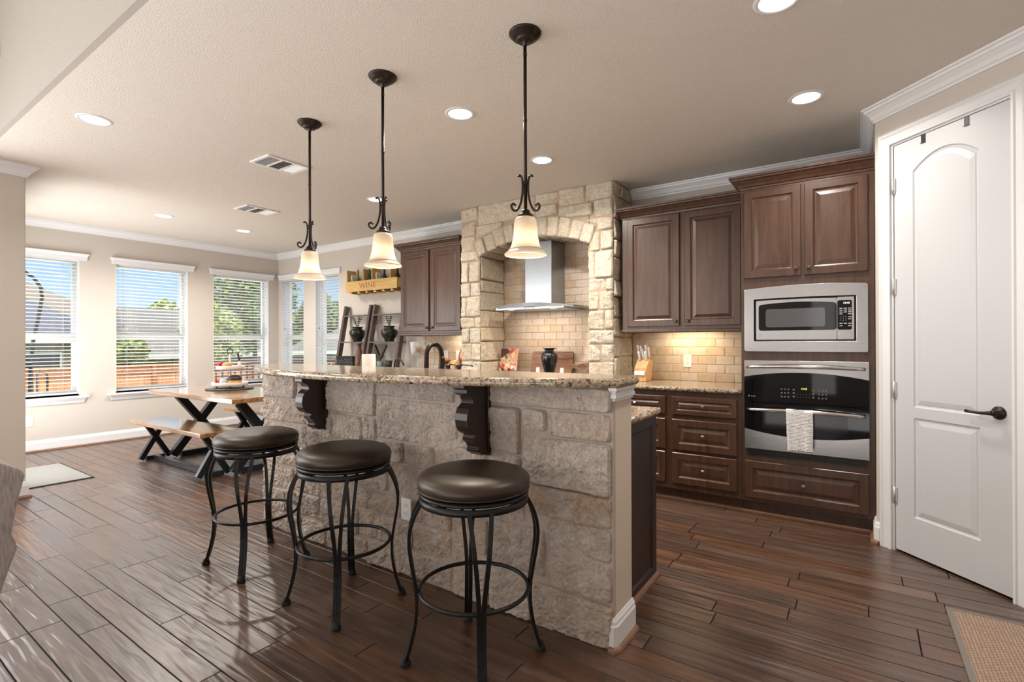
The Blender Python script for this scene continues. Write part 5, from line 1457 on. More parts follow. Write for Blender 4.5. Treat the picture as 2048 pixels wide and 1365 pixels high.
# amber jar, round bowl and copper pan by the column
t = on('pumpkin_jar', 'brown lidded jar right behind the tall kitchen tap', 'jar', (-3.965, 4.40, ZC))
mb = MB(); mb.lathe([(0.045, ZC), (0.060, ZC + 0.02), (0.062, ZC + 0.10), (0.050, ZC + 0.125)], (-3.965, 4.40, 0), 24, ribs=(9, 0.03)); mb.build('jar_body', simple('brown_glaze', (0.16, 0.05, 0.02, 1), 0.25), t)
mb = MB(); mb.lathe([(0.064, ZC + 0.126), (0.072, ZC + 0.140), (0.066, ZC + 0.160), (0.03, ZC + 0.172), (0.001, ZC + 0.174)], (-3.965, 4.40, 0), 24); mb.build('lid', simple('orange_glaze', (0.30, 0.09, 0.035, 1), 0.3), t)
mb = MB(); mb.lathe([(0.035, ZC), (0.055, ZC + 0.03), (0.060, ZC + 0.09), (0.045, ZC + 0.135), (0.012, ZC + 0.150), (0.001, ZC + 0.151)], (-3.82, 4.42, 0), 24); o = mb.build('honey_jar', simple('honey_glaze', (0.62, 0.34, 0.11, 1), 0.25)); tag(o, 'rounded honey-coloured pot beside the stone column', 'pot')
mb = MB(); P = [( -3.735 + 0.145 * (cos(a)), 4.560 + 0.0, ZC + 0.165 + 0.150 * sin(a)) for a in [2 * PI * i / 40 for i in range(40)]]
mb.tube(P, 0.010, 8, closed=True); mb.prism([(-3.735 + 0.14 * cos(2 * PI * i / 40), ZC + 0.165 + 0.145 * sin(2 * PI * i / 40)) for i in range(40)], lambda a, b, d: (a, d, b), 4.556, 4.566)
o = mb.build('copper_plate', simple('copper', (0.50, 0.20, 0.11, 1), 0.3, 0.7)); tag(o, 'round copper-edged platter leaning behind the stone column', 'platter')

# cookbook on an easel
bx0, bx1, bz0, bz1 = -3.235, -3.020, 0.952, 1.192
bk = on('cookbook', 'red food-covered cookbook standing on a small black easel in the arch', 'book', ((bx0 + bx1) / 2, 4.50, ZC))
lean = 0.20
def TBk(a, b, d): return (a, 4.47 + (b - bz0) * lean + d, b)
mb = MB(); mb.prism([(bx0, bz0), (bx1, bz0), (bx1, bz1), (bx0, bz1)], TBk, 0.0, 0.003); mb.prism([(bx0, bz0), (bx1, bz0), (bx1, bz1), (bx0, bz1)], TBk, 0.024, 0.027); mb.prism([(bx0, bz0), (bx0 + 0.003, bz0), (bx0 + 0.003, bz1), (bx0, bz1)], TBk, 0.003, 0.024)
m, n, l, p = new_mat('cookbook_cover')
tcn = n.new('ShaderNodeTexCoord').outputs['Object']
vo = n.new('ShaderNodeTexVoronoi'); vo.inputs['Scale'].default_value = 34; l.new(tcn, vo.inputs['Vector'])
sp_ = n.new('ShaderNodeSeparateColor'); l.new(vo.outputs['Color'], sp_.inputs[0])
l.new(ramp(n, l, sp_.outputs[0], [(0.0, (0.40, 0.045, 0.030, 1)), (0.25, (0.62, 0.17, 0.09, 1)), (0.5, (0.70, 0.38, 0.22, 1)), (0.7, (0.60, 0.42, 0.16, 1)), (0.85, (0.75, 0.62, 0.50, 1)), (1.0, (0.16, 0.12, 0.05, 1))]), p.inputs['Base Color'])
p.inputs['Roughness'].default_value = 0.35
cv = mb.build('cover', m, bk)
mb = MB(); mb.prism([(bx0 + 0.004, bz0 + 0.004), (bx1 - 0.004, bz0 + 0.004), (bx1 - 0.004, bz1 - 0.004), (bx0 + 0.004, bz1 - 0.004)], TBk, 0.003, 0.024); mb.build('pages', PAPER, bk)
mb = MB(); mb.prism([(bx0 + 0.004, bz1 - 0.004), (bx0 + 0.004, bz1 - 0.105), (bx0 + 0.030, bz1 - 0.100), (bx0 + 0.125, bz1 - 0.035), (bx0 + 0.085, bz1 - 0.004)], TBk, -0.0006, -0.0001); mb.build('cover_dark_corner', simple('cover_brown', (0.075, 0.035, 0.028, 1), 0.4), cv)
mb = MB(); mb.prism([(bx0 + 0.014, bz0 + 0.088), (bx1 - 0.012, bz0 + 0.088), (bx1 - 0.012, bz0 + 0.122), (bx0 + 0.014, bz0 + 0.122)], TBk, -0.0010, -0.0004); mb.build('title_band', simple('cover_cream', (0.68, 0.48, 0.34, 1), 0.5), cv)
text('title', 'CAST IRON', simple('title_brown', (0.055, 0.018, 0.010, 1), 0.5), cv, ((bx0 + bx1) / 2, 4.47 + 0.105 * lean - 0.0016, bz0 + 0.105), 0.036, rot=(PI / 2 - math.atan(lean), 0, 0))
es = MB()
for x in ((bx0 * 0.68 + bx1 * 0.32), (bx0 * 0.3 + bx1 * 0.7)):
    es.tube([(x, 4.435, ZC + 0.004), (x, 4.44, ZC + 0.030), (x, 4.450, ZC + 0.050), (x, 4.465, bz0 - 0.006), (x, 4.505, bz0 - 0.007), (x, 4.530, bz0 + 0.06), (x, 4.545, bz0 + 0.13)], 0.0045, 8); es.ball((x, 4.438, ZC + 0.062), 0.012, 10, 8)
    es.tube([(x, 4.435, ZC + 0.005), (x, 4.545, ZC + 0.005), (x, 4.535, bz0 + 0.09)], 0.0045, 8)
o = es.build('book_easel', BMETAL); tag(o, 'small black wire easel holding up the cookbook', 'easel')

# acacia board with handle
mb = MB(); zb_, zt_ = 0.906, 1.160
pts = []
def arc(pts, cx, cz, r, a0, a1, n=6):
    for i in range(n + 1):
        a = a0 + (a1 - a0) * i / n; pts.append((cx + r * cos(a), cz + r * sin(a)))
X0, X1 = -2.905, -2.412
arc(pts, X0 + 0.025, zb_ + 0.025, 0.025, -PI, -PI / 2); arc(pts, X1 - 0.020, zb_ + 0.020, 0.020, -PI / 2, 0)
pts += [(X1 + 0.004, 0.980), (X1 + 0.020, 0.992), (-2.34, 0.995), (-2.28, 0.985), (-2.225, 0.972), (-2.213, 0.985), (-2.208, 1.020), (-2.214, 1.050), (-2.225, 1.058), (-2.28, 1.046), (-2.34, 1.030), (X1 + 0.020, 1.030), (X1 + 0.004, 1.040)]
arc(pts, X1 - 0.025, zt_ - 0.025, 0.025, 0, PI / 2); arc(pts, X0 + 0.025, zt_ - 0.025, 0.025, PI / 2, PI)
mb.prism(pts, lambda a, b, d: (a, 4.585 + (b - zb_) * 0.24 + d, b), 0.0, 0.018)
cb = mb.build('cutting_board', BOARD, bevel=0.004); tag(cb, 'striped dark wood cutting board with handle leaning on the tiles behind the black vase', 'cutting board')
mb = MB(); mb.tube([(-2.252, 4.596, 1.012), (-2.30, 4.594, 1.030), (-2.320, 4.594, 1.018), (-2.335, 4.593, 1.005)], 0.0030, 6); mb.build('leather_loop', BLACKB, cb)
# grey slate trivet, mostly hidden by the arch leg
mb = MB(); hx_, hz_ = -2.20 + 0.115, 1.13
mb.prism([(hx_ - 0.13, hz_), (hx_ - 0.02, hz_ - 0.15), (hx_ + 0.02, hz_ - 0.15), (hx_ + 0.045, hz_ - 0.08), (hx_ + 0.045, hz_ + 0.06), (hx_ - 0.02, hz_ + 0.075)], lambda a, b, d: (a, 4.56 + (b - 0.9) * 0.2 + d, b), 0, 0.012)
mb.prism([(hx_ - 0.02, hz_ - 0.16), (hx_ + 0.045, hz_ - 0.16), (hx_ + 0.045, 0.906), (hx_ - 0.02, 0.906)], lambda a, b, d: (a, 4.56 + (b - 0.9) * 0.2 + d, b), 0, 0.012)
o = mb.build('slate_board', simple('slate', (0.16, 0.145, 0.145, 1), 0.6)); tag(o, 'grey slate board leaning in the corner behind the right arch leg', 'slate board')
# black fluted vase
vx, vy = -2.568, 4.42
mb = MB()
pr = [(0.001, ZC), (0.040, ZC), (0.042, ZC + 0.01), (0.050, ZC + 0.05), (0.063, ZC + 0.11), (0.078, ZC + 0.17), (0.083, ZC + 0.205), (0.076, ZC + 0.235), (0.058, ZC + 0.252)]
mb.lathe(pr, (vx, vy, 0), 64, ribs=(14, 0.035), cap=False)
mb.lathe([(0.058, ZC + 0.252), (0.047, ZC + 0.262), (0.045, ZC + 0.272), (0.052, ZC + 0.283), (0.071, ZC + 0.292), (0.073, ZC + 0.295), (0.066, ZC + 0.294), (0.042, ZC + 0.275), (0.040, ZC + 0.20), (0.001, ZC + 0.15)], (vx, vy, 0), 64, cap=False)
o = mb.build('fluted_vase', BLACKC); tag(o, 'glossy black fluted vase in front of the cutting board', 'vase')
for x, lb in ((-2.672, 'small white ceramic shaker left of the black fluted vase'), (-2.396, 'small white ceramic shaker right of the black fluted vase')):
    mb = MB(); mb.lathe([(0.021, ZC + 0.006), (0.022, ZC + 0.012), (0.0185, ZC + 0.088), (0.014, ZC + 0.097), (0.001, ZC + 0.098)], (x, 4.37, 0), 20); o = mb.build('shaker', WHITEC); tag(o, lb, 'shaker', 'white shakers')

# knife block with knives
kb = on('knife_block', 'pale wood knife block on the counter right of the stone arch', 'knife block', (-1.60, 4.44, ZC))
mb = MB()
# slanted body: profile in (y, z) leaning back
mb.prism([(4.36, ZC), (4.50, ZC), (4.56, ZC + 0.17), (4.46, ZC + 0.205), (4.37, ZC + 0.12)], lambda a, b, d: (d, a, b), -1.655, -1.545); mb.build('block', BEECH, kb, bevel=0.003)
mb = MB(); mb.prism([(4.350, ZC + 0.055), (4.361, ZC + 0.055), (4.361, ZC + 0.095), (4.350, ZC + 0.095)], lambda a, b, d: (d, a, b), -1.650, -1.555); mb.build('shears_rest', WHITEC, kb, bevel=0.002)
KN = [(-1.640, 4.47, 0.205, 0.125), (-1.620, 4.485, 0.205, 0.118), (-1.575, 4.475, 0.205, 0.128), (-1.557, 4.49, 0.205, 0.105), (-1.600, 4.465, 0.195, 0.100), (-1.628, 4.445, 0.185, 0.085), (-1.572, 4.445, 0.185, 0.085)]
KL = ['leftmost back knife in the knife block, long white handle', 'second back knife from the left in the knife block', 'tall knife right of centre in the back of the knife block', 'rightmost back knife in the knife block', 'centre knife in the knife block', 'front left short knife in the knife block', 'front right short knife in the knife block']
for (x, y, h_, L_), lb in zip(KN, KL):
    t = empty('kitchen_knife', (x, y, ZC + h_)); tag(t, lb, 'knife', 'knives in the block')
    d_ = Vector((0.03 * (x + 1.6) / 0.05, -0.34, 0.94)).normalized(); b = Vector((x, y, ZC + h_ - 0.03))
    mb = MB(); P = [b + d_ * (0.034 + L_ * q) for q in (0, .15, .4, .7, .92, 1.0)]; mb.tube(P, [0.0075, 0.0088, 0.0095, 0.009, 0.0105, 0.006], 8); mb.build('handle', WHITEC, t)
    mb = MB(); mb.bar(b - d_ * 0.0, b + d_ * 0.036, 0.004, 0.018, up=(1, 0, 0)); mb.build('blade', CHROME, t)
# shears hanging in front of the block
sh_ = MB()
for x in (-1.618, -1.600, -1.582): sh_.bar((x, 4.352, ZC + 0.096), (x + 0.012, 4.330, ZC + 0.185), 0.007, 0.007, up=(1, 0, 0))
o = sh_.build('steak_knife_set', CHROME); 
D.objects.remove(o)

# =================================================================== LEANING SHELVES AND THEIR THINGS
def ladder_shelf(xa, xb, label):
    t = empty('ladder_shelf', ((xa + xb) / 2, 4.5, 0)); tag(t, label, 'shelf', 'leaning ladder shelves')
    def yl(z): return 4.630 - (1.77 - z) * 0.20
    for x in (xa, xb):
        mb = MB(); mb.bar((x, yl(0.02), 0.004), (x, yl(1.775), 1.775), 0.044, 0.066, up=(0, 1, 0)); mb.build('side_rail', SHELFW, t, bevel=0.002)
    for z, d in ((1.640, 0.12), (1.270, 0.22), (0.905, 0.30), (0.540, 0.34), (0.18, 0.38)):
        yb = YK - 0.022 if z < 0.95 else min(YK - 0.022, yl(z) + 0.03 + d * 0.5)
        yf_ = yl(z) - 0.035
        mb = MB(); mb.box(xa + 0.0225, xb - 0.0225, yf_, yb, z - 0.016, z); mb.box(xa - 0.018, xb + 0.018, yf_ - 0.006, yf_ - 0.0005, z - 0.016, z + 0.002); mb.build('shelf_board', simple('shelf_board_wood', (0.105, 0.085, 0.078, 1), 0.22, coat=0.4) if 'shelf_board_wood' not in MATS else MATS['shelf_board_wood'], t, bevel=0.001)
    return t
ladder_shelf(-6.035, -5.500, 'dark leaning ladder shelf against the wall, nearer the windows')
ladder_shelf(-5.415, -4.845, 'dark leaning ladder shelf against the wall, partly behind the left wall cabinet')
def urn(x, y, z0, label):
    mb = MB(); mb.lathe([(0.001, z0), (0.058, z0), (0.060, z0 + 0.010), (0.066, z0 + 0.030), (0.098, z0 + 0.085), (0.112, z0 + 0.120), (0.104, z0 + 0.150), (0.072, z0 + 0.170), (0.062, z0 + 0.178), (0.066, z0 + 0.190), (0.078, z0 + 0.200), (0.080, z0 + 0.206), (0.070, z0 + 0.206), (0.056, z0 + 0.185), (0.001, z0 + 0.10)], (x, y, 0), 36, cap=False)
    o = mb.build('round_urn', MOTTLE); tag(o, label, 'vase', 'mottled black urns')
urn(-5.69, 4.535, 1.271, 'round mottled black urn on the ladder shelf nearer the windows')
urn(-5.05, 4.535, 1.271, 'round mottled black urn on the ladder shelf nearer the cabinet')
TWIG = simple('twig', (0.045, 0.028, 0.02, 1), 0.8)
def sprig(x, y, z0, seed, label):
    r = random.Random(seed); mb = MB()
    for k_ in range(9):
        a = r.uniform(0, 2 * PI); P = [(x, y, z0)]
        sx, sy = cos(a) * r.uniform(0.04, 0.13), sin(a) * r.uniform(0.005, 0.03)
        for q in (0.33, 0.66, 1.0): P.append((x + sx * q ** 1.3, y + sy * q, z0 + (0.150 + 0.035 * r.random()) * q))
        mb.tube(P, 0.0014, 4)
        for q in range(5):
            w = (q + 2) / 6.5; mb.ball((x + sx * w ** 1.3 + r.uniform(-.008, .008), y + sy * w + r.uniform(-.006, .006), z0 + 0.175 * w), r.uniform(0.006, 0.009), 6, 4)
    o = mb.build('dried_berry_sprigs', TWIG); tag(o, label, 'dried sprigs', 'sprigs in the urns'); o['kind'] = 'thing'
sprig(-5.69, 4.535, 1.44, 4, 'dried dark berry sprigs in the urn nearer the windows')
sprig(-5.05, 4.535, 1.44, 9, 'dried dark berry sprigs in the urn nearer the cabinet')
# black fabric bin with white lettering-like pattern
ZT = 0.9055
m, n, l, p = new_mat('script_fabric')
tcn = n.new('ShaderNodeTexCoord').outputs['Object']
h_ = noise_node(n, l, mapping(n, l, tcn, (55, 55, 85)), 1.3, 2, 0.5)
l.new(ramp(n, l, h_, [(0.60, (0.010, 0.010, 0.011, 1)), (0.66, (0.22, 0.22, 0.23, 1))]), p.inputs['Base Color']); p.inputs['Roughness'].default_value = 0.8
t = on('fabric_bin', 'black fabric bin with faded white script on the ladder shelf nearer the windows', 'storage bin', (-5.83, 4.48, ZT))
mb = MB(); L_ = []
for ins, z in ((0.012, ZT), (0.0, ZT + 0.162), (0.006, ZT + 0.162), (0.018, ZT + 0.01)):
    L_.append([(-6.005 + ins, 4.425 + ins, z), (-5.655 - ins, 4.425 + ins, z), (-5.655 - ins, 4.60 - ins, z), (-6.005 + ins, 4.60 - ins, z)])
mb.rings(L_); mb.build('bin', m, t)
mb = MB(); mb.sweep([(-6.007, 4.423), (-5.653, 4.423), (-5.653, 4.602), (-6.007, 4.602)], [(0, 0), (0.003, 0), (0.003, 0.014), (0, 0.014)], side=-1, closed=True, z=ZT + 0.150); mb.build('rim_binding', BLACKB, t)
mb = MB(); mb.lathe([(0.001, ZT), (0.050, ZT), (0.056, ZT + 0.02), (0.062, ZT + 0.09), (0.055, ZT + 0.16), (0.036, ZT + 0.24), (0.029, ZT + 0.29), (0.034, ZT + 0.33), (0.046, ZT + 0.348), (0.038, ZT + 0.348), (0.024, ZT + 0.30), (0.001, ZT + 0.2)], (-5.575, 4.47, 0), 28, cap=False)
o = mb.build('wooden_vase', BROWNW); tag(o, 'tall waisted brown wooden vase on the ladder shelf nearer the windows', 'vase')
# iron and wood scroll stand
t = on('scroll_stand', 'dark easel stand with curled iron scrolls on the ladder shelf', 'decorative stand', (-5.19, 4.50, ZT))
mb = MB(); mb.bar((-5.30, 4.50, 1.225), (-5.190, 4.50, 1.05), 0.030, 0.030, up=(0, 1, 0)); mb.bar((-5.07, 4.50, 1.225), (-5.185, 4.50, 1.05), 0.030, 0.030, up=(0, 1, 0)); mb.bar((-5.188, 4.50, 1.09), (-5.188, 4.50, ZT + 0.0005), 0.020, 0.020, up=(0, 1, 0)); mb.build('frame', CORB, t)
for s_ in (-1, 1):
    mb = MB(); P = []
    for i in range(30):
        a = i / 29 * 2.6 * PI; rr_ = 0.040 * (1 - i / 34); P.append((-5.188 + s_ * (0.062 + rr_ * cos(a + PI) * 1), 4.49, ZT + 0.052 + rr_ * sin(a + PI)))
    mb.tube([(-5.188 + s_ * 0.008, 4.495, ZT + 0.13)] + P, 0.0036, 6)
    P = []
    for i in range(24):
        a = i / 23 * 2.2 * PI; rr_ = 0.028 * (1 - i / 28); P.append((-5.188 + s_ * (0.050 + rr_ * cos(-a)), 4.49, ZT + 0.18 + rr_ * sin(-a)))
    mb.tube(P, 0.0034, 6)
    mb.build('scroll', BMETAL, t)
mb = MB(); mb.lathe([(0.001, ZT), (0.046, ZT), (0.062, ZT + 0.122), (0.058, ZT + 0.122), (0.044, ZT + 0.012), (0.001, ZT + 0.012)], (-4.955, 4.42, 0), 28, cap=False)
o = mb.build('dark_pot', simple('dark_green_glaze', (0.020, 0.019, 0.012, 1), 0.5)); tag(o, 'small dark olive pot on the lower ladder shelf', 'pot')
mb = MB(); mb.lathe([(0.001, ZT), (0.035, ZT), (0.042, ZT + 0.115), (0.040, ZT + 0.115), (0.033, ZT + 0.006), (0.001, ZT + 0.006)], (-5.075, 4.40, 0), 24, cap=False)
o = mb.build('blue_tumbler', simple('pale_blue_glass', (0.42, 0.56, 0.60, 1), 0.12, trans=0.6)); tag(o, 'pale blue glass tumbler beside the dark olive pot', 'tumbler')

# wine crate shelf
wc = on('wine_crate', 'pine crate wall rack stencilled WINE with bottles, left of the wall cabinet', 'wine rack', (-5.37, 4.6, 1.93))
CXa, CXb = -5.90, -4.87; yf, yb = 4.500, YK - 0.002
mb = MB(); mb.box(CXa, CXb, yb - 0.012, yb, 1.97, 2.10); mb.build('back_board', PINED, wc)
mb = MB(); mb.box(CXa, CXb, yf, yf + 0.014, 1.962, 2.105); fb = mb.build('front_board', PINE, wc, bevel=0.001)
mb = MB(); mb.box(CXa + 0.014, CXb - 0.014, yf + 0.0145, yb - 0.0125, 1.962, 1.974); mb.build('bottom_board', PINED, wc)
for x, top in ((CXa + 0.012, 2.27), (-5.545, 2.265), (-5.365, 2.26), (-5.01, 2.255), (CXb - 0.012, 2.10)):
    mb = MB(); mb.box(x - 0.008, x + 0.008, yf + 0.0145, yb - 0.0125, 1.9745, top - 0.0); mb.build('divider', PINE, wc)
mb = MB(); mb.box(CXa, CXb, yb - 0.012, yb, 2.12, 2.165); mb.build('back_slat', PINE, wc)
tt_ = text('stencil', 'WINE', simple('stencil_red', (0.33, 0.075, 0.045, 1), 0.7), fb, (-5.440, yf - 0.0006, 2.032), 0.098, sx=1.35)
for i in range(6):
    x = CXa + 0.10 + i * 0.165
    mb = MB(); mb.box(x - 0.030, x + 0.030, yf + 0.01, yb - 0.02, 1.935, 1.945); mb.box(x - 0.012, x + 0.012, yf + 0.01, yb - 0.02, 1.945, 1.962); mb.build('glass_rail', PINE, wc)
def bottle(x, mat, label, h_=0.29):
    y = 4.585; z = 1.9745
    t = empty('wine_bottle', (x, y, z)); tag(t, label, 'bottle', 'bottles in the crate')
    mb = MB(); mb.lathe([(0.001, z), (0.036, z), (0.037, z + 0.01), (0.037, z + 0.14), (0.032, z + 0.165), (0.016, z + 0.20), (0.0135, z + 0.22), (0.0135, z + h_ - 0.01), (0.015, z + h_ - 0.008), (0.015, z + h_), (0.001, z + h_)], (x, y, 0), 20); mb.build('glass_body', mat, t)
    mb = MB(); mb.lathe([(0.0376, z + 0.05), (0.0376, z + 0.12)], (x, y, 0), 20, cap=False); mb.build('paper_label', WHITEC, t)
bottle(-5.735, SEAG, 'yellow-green wine bottle in the left compartment of the pine crate')
bottle(-5.51 + 0.01, TEALG, 'teal wine bottle in the second compartment of the pine crate')
bottle(-5.195, DARKG, 'dark wine bottle in the third compartment of the pine crate', 0.26)
bottle(-4.945, DARKG, 'dark wine bottle in the last compartment of the pine crate, next to the cabinet', 0.28)
for x, lb in ((-5.80, 'clear wine glass stored in the left end of the crate'), (-5.29, 'clear wine glass beside the dark bottle in the crate')):
    z = 1.9745; mb = MB(); mb.lathe([(0.028, z), (0.004, z + 0.006), (0.0035, z + 0.11), (0.012, z + 0.125), (0.030, z + 0.15), (0.034, z + 0.18), (0.028, z + 0.225), (0.0265, z + 0.225), (0.032, z + 0.18), (0.010, z + 0.130)], (x, 4.555, 0), 20, cap=False); o = mb.build('wine_glass', JARG); tag(o, lb, 'wine glass', 'wine glasses in the crate')

# =================================================================== DINING NOOK
TZ = 0.750
tb = empty('dining_table', (-5.56, 2.75, 0)); tag(tb, 'wooden dining table on black steel X legs near the windows', 'table')
tx0, tx1, ty0, ty1 = -6.44, -4.64, 2.315, 3.150
mb = MB(); mb.box(tx0, tx1, ty0, ty1, TZ - 0.045, TZ); mb.build('tabletop', TABLEW, tb, bevel=0.006)
def xtrestle(parent, x, y0, y1, zt, w, tbar):
    """X of square tube in the y-z plane with a floor bar"""
    zb = 0.004
    mb = MB(); mb.bar((x, y0 - 0.0, zb + w * .35), (x, y1 - 0.06, zt - w * .35), w, w, up=(1, 0, 0)); mb.bar((x, y1, zb + w * .35), (x, y0 + 0.06, zt - w * .35), w * 0.99, w * 0.99, up=(1, 0, 0))
    mb.box(x - w / 2, x + w / 2, y0 + 0.06, y1 - 0.06, zt - 0.010, zt - 0.0005)
    mb.box(x - w / 2 + 0.002, x + w / 2 - 0.002, y0 + w, y1 - w, zb, zb + tbar)
    return mb.build('leg', BLUEBLACK, parent)
xtrestle(tb, -6.20, 2.46, 3.02, TZ - 0.045, 0.075, 0.06); xtrestle(tb, -4.90, 2.46, 3.02, TZ - 0.045, 0.075, 0.06)
mb = MB(); mb.box(-6.16, -4.94, 2.71, 2.77, 0.31, 0.36); mb.build('stretcher', BLUEBLACK, tb)
def bench(y0, y1, x0, x1, label):
    b = empty('dining_bench', ((x0 + x1) / 2, (y0 + y1) / 2, 0)); tag(b, label, 'bench', 'dining benches')
    zt = 0.442
    mb = MB(); mb.box(x0, x1, y0, y1, zt - 0.042, zt); mb.build('seat', TABLEW, b, bevel=0.005)
    for x in (x0 + 0.14, x1 - 0.14): xtrestle(b, x, y0 + 0.045, y1 - 0.03, zt - 0.042, 0.048, 0.045)
    mb = MB(); ym = (y0 + y1) / 2; mb.box(x0 + 0.165, x1 - 0.165, ym - 0.022, ym + 0.022, 0.006, 0.056); mb.build('stretcher', BLUEBLACK, b)
bench(2.145, 2.490, -6.430, -4.860, 'wooden bench with black X legs on the near side of the dining table')
bench(3.235, 3.590, -6.700, -5.130, 'wooden bench with black X legs on the window side of the dining table')

# slate tray and two-tier stand
cx, cy = -5.74, 2.845
mb = MB(); mb.lathe([(0.001, TZ), (0.235, TZ), (0.240, TZ + 0.006), (0.236, TZ + 0.013), (0.001, TZ + 0.013)], (cx, cy, 0), 48); o = mb.build('slate_tray', simple('tray_slate', (0.055, 0.055, 0.058, 1), 0.35)); tag(o, 'round black slate tray on the dining table', 'tray')
TZ2 = TZ + 0.0135
st = on('tiered_stand', 'white two-tier serving stand on the slate tray', 'tiered stand', (cx, cy, TZ2))
WOODW = simple('whitewash', (0.74, 0.70, 0.65, 1), 0.55)
def tray(name, r, z):
    mb = MB(); mb.lathe([(0.001, z), (r - 0.006, z), (r, z + 0.004), (r + 0.002, z + 0.040), (r - 0.008, z + 0.040), (r - 0.010, z + 0.008), (0.001, z + 0.008)], (cx, cy, 0), 40, cap=False); return mb.build(name, WOODW, st)
zl, zu = TZ2 + 0.025, TZ2 + 0.205
tray('lower_tier', 0.178, zl); tray('upper_tier', 0.138, zu)
for i in range(4):
    a = PI / 4 + i * PI / 2 + 0.3; mb = MB(); mb.ball((cx + 0.13 * cos(a), cy + 0.13 * sin(a), TZ2 + 0.0127), 0.0125, 10, 8); mb.build('foot', simple('foot_grey', (0.20, 0.20, 0.22, 1), 0.5) if 'foot_grey' not in MATS else MATS['foot_grey'], st)
mb = MB(); mb.lathe([(0.012, zl + 0.008), (0.018, zl + 0.03), (0.010, zl + 0.06), (0.014, zl + 0.10), (0.010, zu), ], (cx, cy, 0), 14); mb.lathe([(0.012, zu + 0.008), (0.016, zu + 0.04), (0.009, zu + 0.07), (0.011, zu + 0.12), (0.014, zu + 0.15), (0.004, zu + 0.165)], (cx, cy, 0), 14); mb.build('post', WOODW, st)
mb = MB(); P = [(cx + 0.026 * cos(a) * 0.6, cy + 0.026 * cos(a) * 0.8 , zu + 0.197 + 0.036 * sin(a)) for a in [2 * PI * i / 20 for i in range(20)]]; mb.tube(P, 0.0045, 6, closed=True); mb.build('ring_handle', BMETAL, st)
RED = simple('red_berry', (0.50, 0.012, 0.030, 1), 0.3); DOUGH = simple('baked_dough', (0.62, 0.32, 0.10, 1), 0.6); CHOC = simple('chocolate', (0.045, 0.025, 0.022, 1), 0.35)
def along(u, w): return (cx + u * Rv.x * 1.0 + w * F.x, cy + u * Rv.y + w * F.y)
def food(name, cat, label, fn, parts=()):
    mb = MB(); fn(mb); o = mb.build(name, parts[0]); tag(o, label, cat); return o
def berries(u, w, z, n, R_, seed):
    def f(mb):
        r = random.Random(seed); x, y = along(u, w)
        for i in range(n):
            a = r.uniform(0, 2 * PI); q = R_ * math.sqrt(r.random()); mb.ball((x + q * cos(a), y + q * sin(a), z + 0.012 + (R_ - q) * 1.1 * r.random()), 0.0145, 8, 6)
    return f
o = food('raspberry_cluster', 'berries', 'cluster of red berries on the upper tier of the stand', berries(-0.078, -0.03, zu + 0.014, 46, 0.058, 1), (RED,)); o['kind'] = 'stuff'
x, y = along(0.010, -0.075)
mb = MB(); mb.ball((x, y, zu + 0.045), 0.050, 16, 10, (1, 1, 0.74)); o = mb.build('pastry', DOUGH); tag(o, 'round golden pastry in the middle of the upper tier', 'pastry')
x, y = along(0.080, -0.030)
mb = MB(); mb.ball((x, y, zu + 0.028), 0.034, 14, 8, (1.2, 1, 0.6)); o = mb.build('cookie', simple('pale_dough', (0.68, 0.47, 0.24, 1), 0.6)); tag(o, 'small pale cookie at the right of the upper tier', 'cookie')
x, y = along(0.088, 0.035)
t = on('mini_bottle', 'small white bottle with a dark stick at the right of the upper tier', 'bottle', (x, y, zu + 0.008))
mb = MB(); mb.lathe([(0.001, zu + 0.0085), (0.020, zu + 0.0085), (0.020, zu + 0.06), (0.010, zu + 0.075), (0.011, zu + 0.09)], (x, y, 0), 16); mb.build('bottle_body', WHITEC, t)
mb = MB(); mb.tube([(x, y, zu + 0.08), (x - 0.02, y - 0.012, zu + 0.175)], [0.007, 0.012], 8); mb.tube([(x, y, zu + 0.08), (x + 0.035, y + 0.02, zu + 0.19)], 0.0015, 5); mb.tube([(x + 0.014, y + 0.008, zu + 0.12), (x - 0.0, y + 0.0, zu + 0.15)], 0.0012, 5); mb.build('stick', CORB, t)
# lower tier: layered chocolate cake bun, white jar, berry tart
x, y = along(0.085, -0.060)
t = on('layer_cake', 'chocolate-topped bun at the right of the lower tier', 'cake', (x, y, zl + 0.008))
mb = MB(); mb.lathe([(0.001, zl + 0.0085), (0.062, zl + 0.0085), (0.073, zl + 0.030), (0.070, zl + 0.062), (0.05, zl + 0.069), (0.001, zl + 0.070)], (x, y, 0), 28); mb.build('sponge', DOUGH, t)
mb = MB(); mb.lathe([(0.069, zl + 0.065), (0.073, zl + 0.078), (0.062, zl + 0.104), (0.036, zl + 0.118), (0.001, zl + 0.122)], (x, y, 0), 28); mb.build('icing', CHOC, t)
x, y = along(-0.015, -0.085)
mb = MB(); mb.lathe([(0.001, zl + 0.0085), (0.034, zl + 0.0085), (0.046, zl + 0.04), (0.046, zl + 0.065), (0.034, zl + 0.086), (0.012, zl + 0.093), (0.001, zl + 0.094)], (x, y, 0), 22); o = mb.build('frosted_cupcake', simple('pale_blue_icing', (0.56, 0.62, 0.66, 1), 0.4)); tag(o, 'pale blue frosted cupcake in the middle of the lower tier', 'cupcake')
x, y = along(-0.095, -0.070)
t = on('berry_tart', 'small tart with red berries at the left of the lower tier', 'tart', (x, y, zl + 0.008))
mb = MB(); mb.lathe([(0.001, zl + 0.0085), (0.036, zl + 0.0085), (0.044, zl + 0.028), (0.001, zl + 0.030)], (x, y, 0), 22); mb.build('crust', DOUGH, t)
mb = MB(); r = random.Random(5)
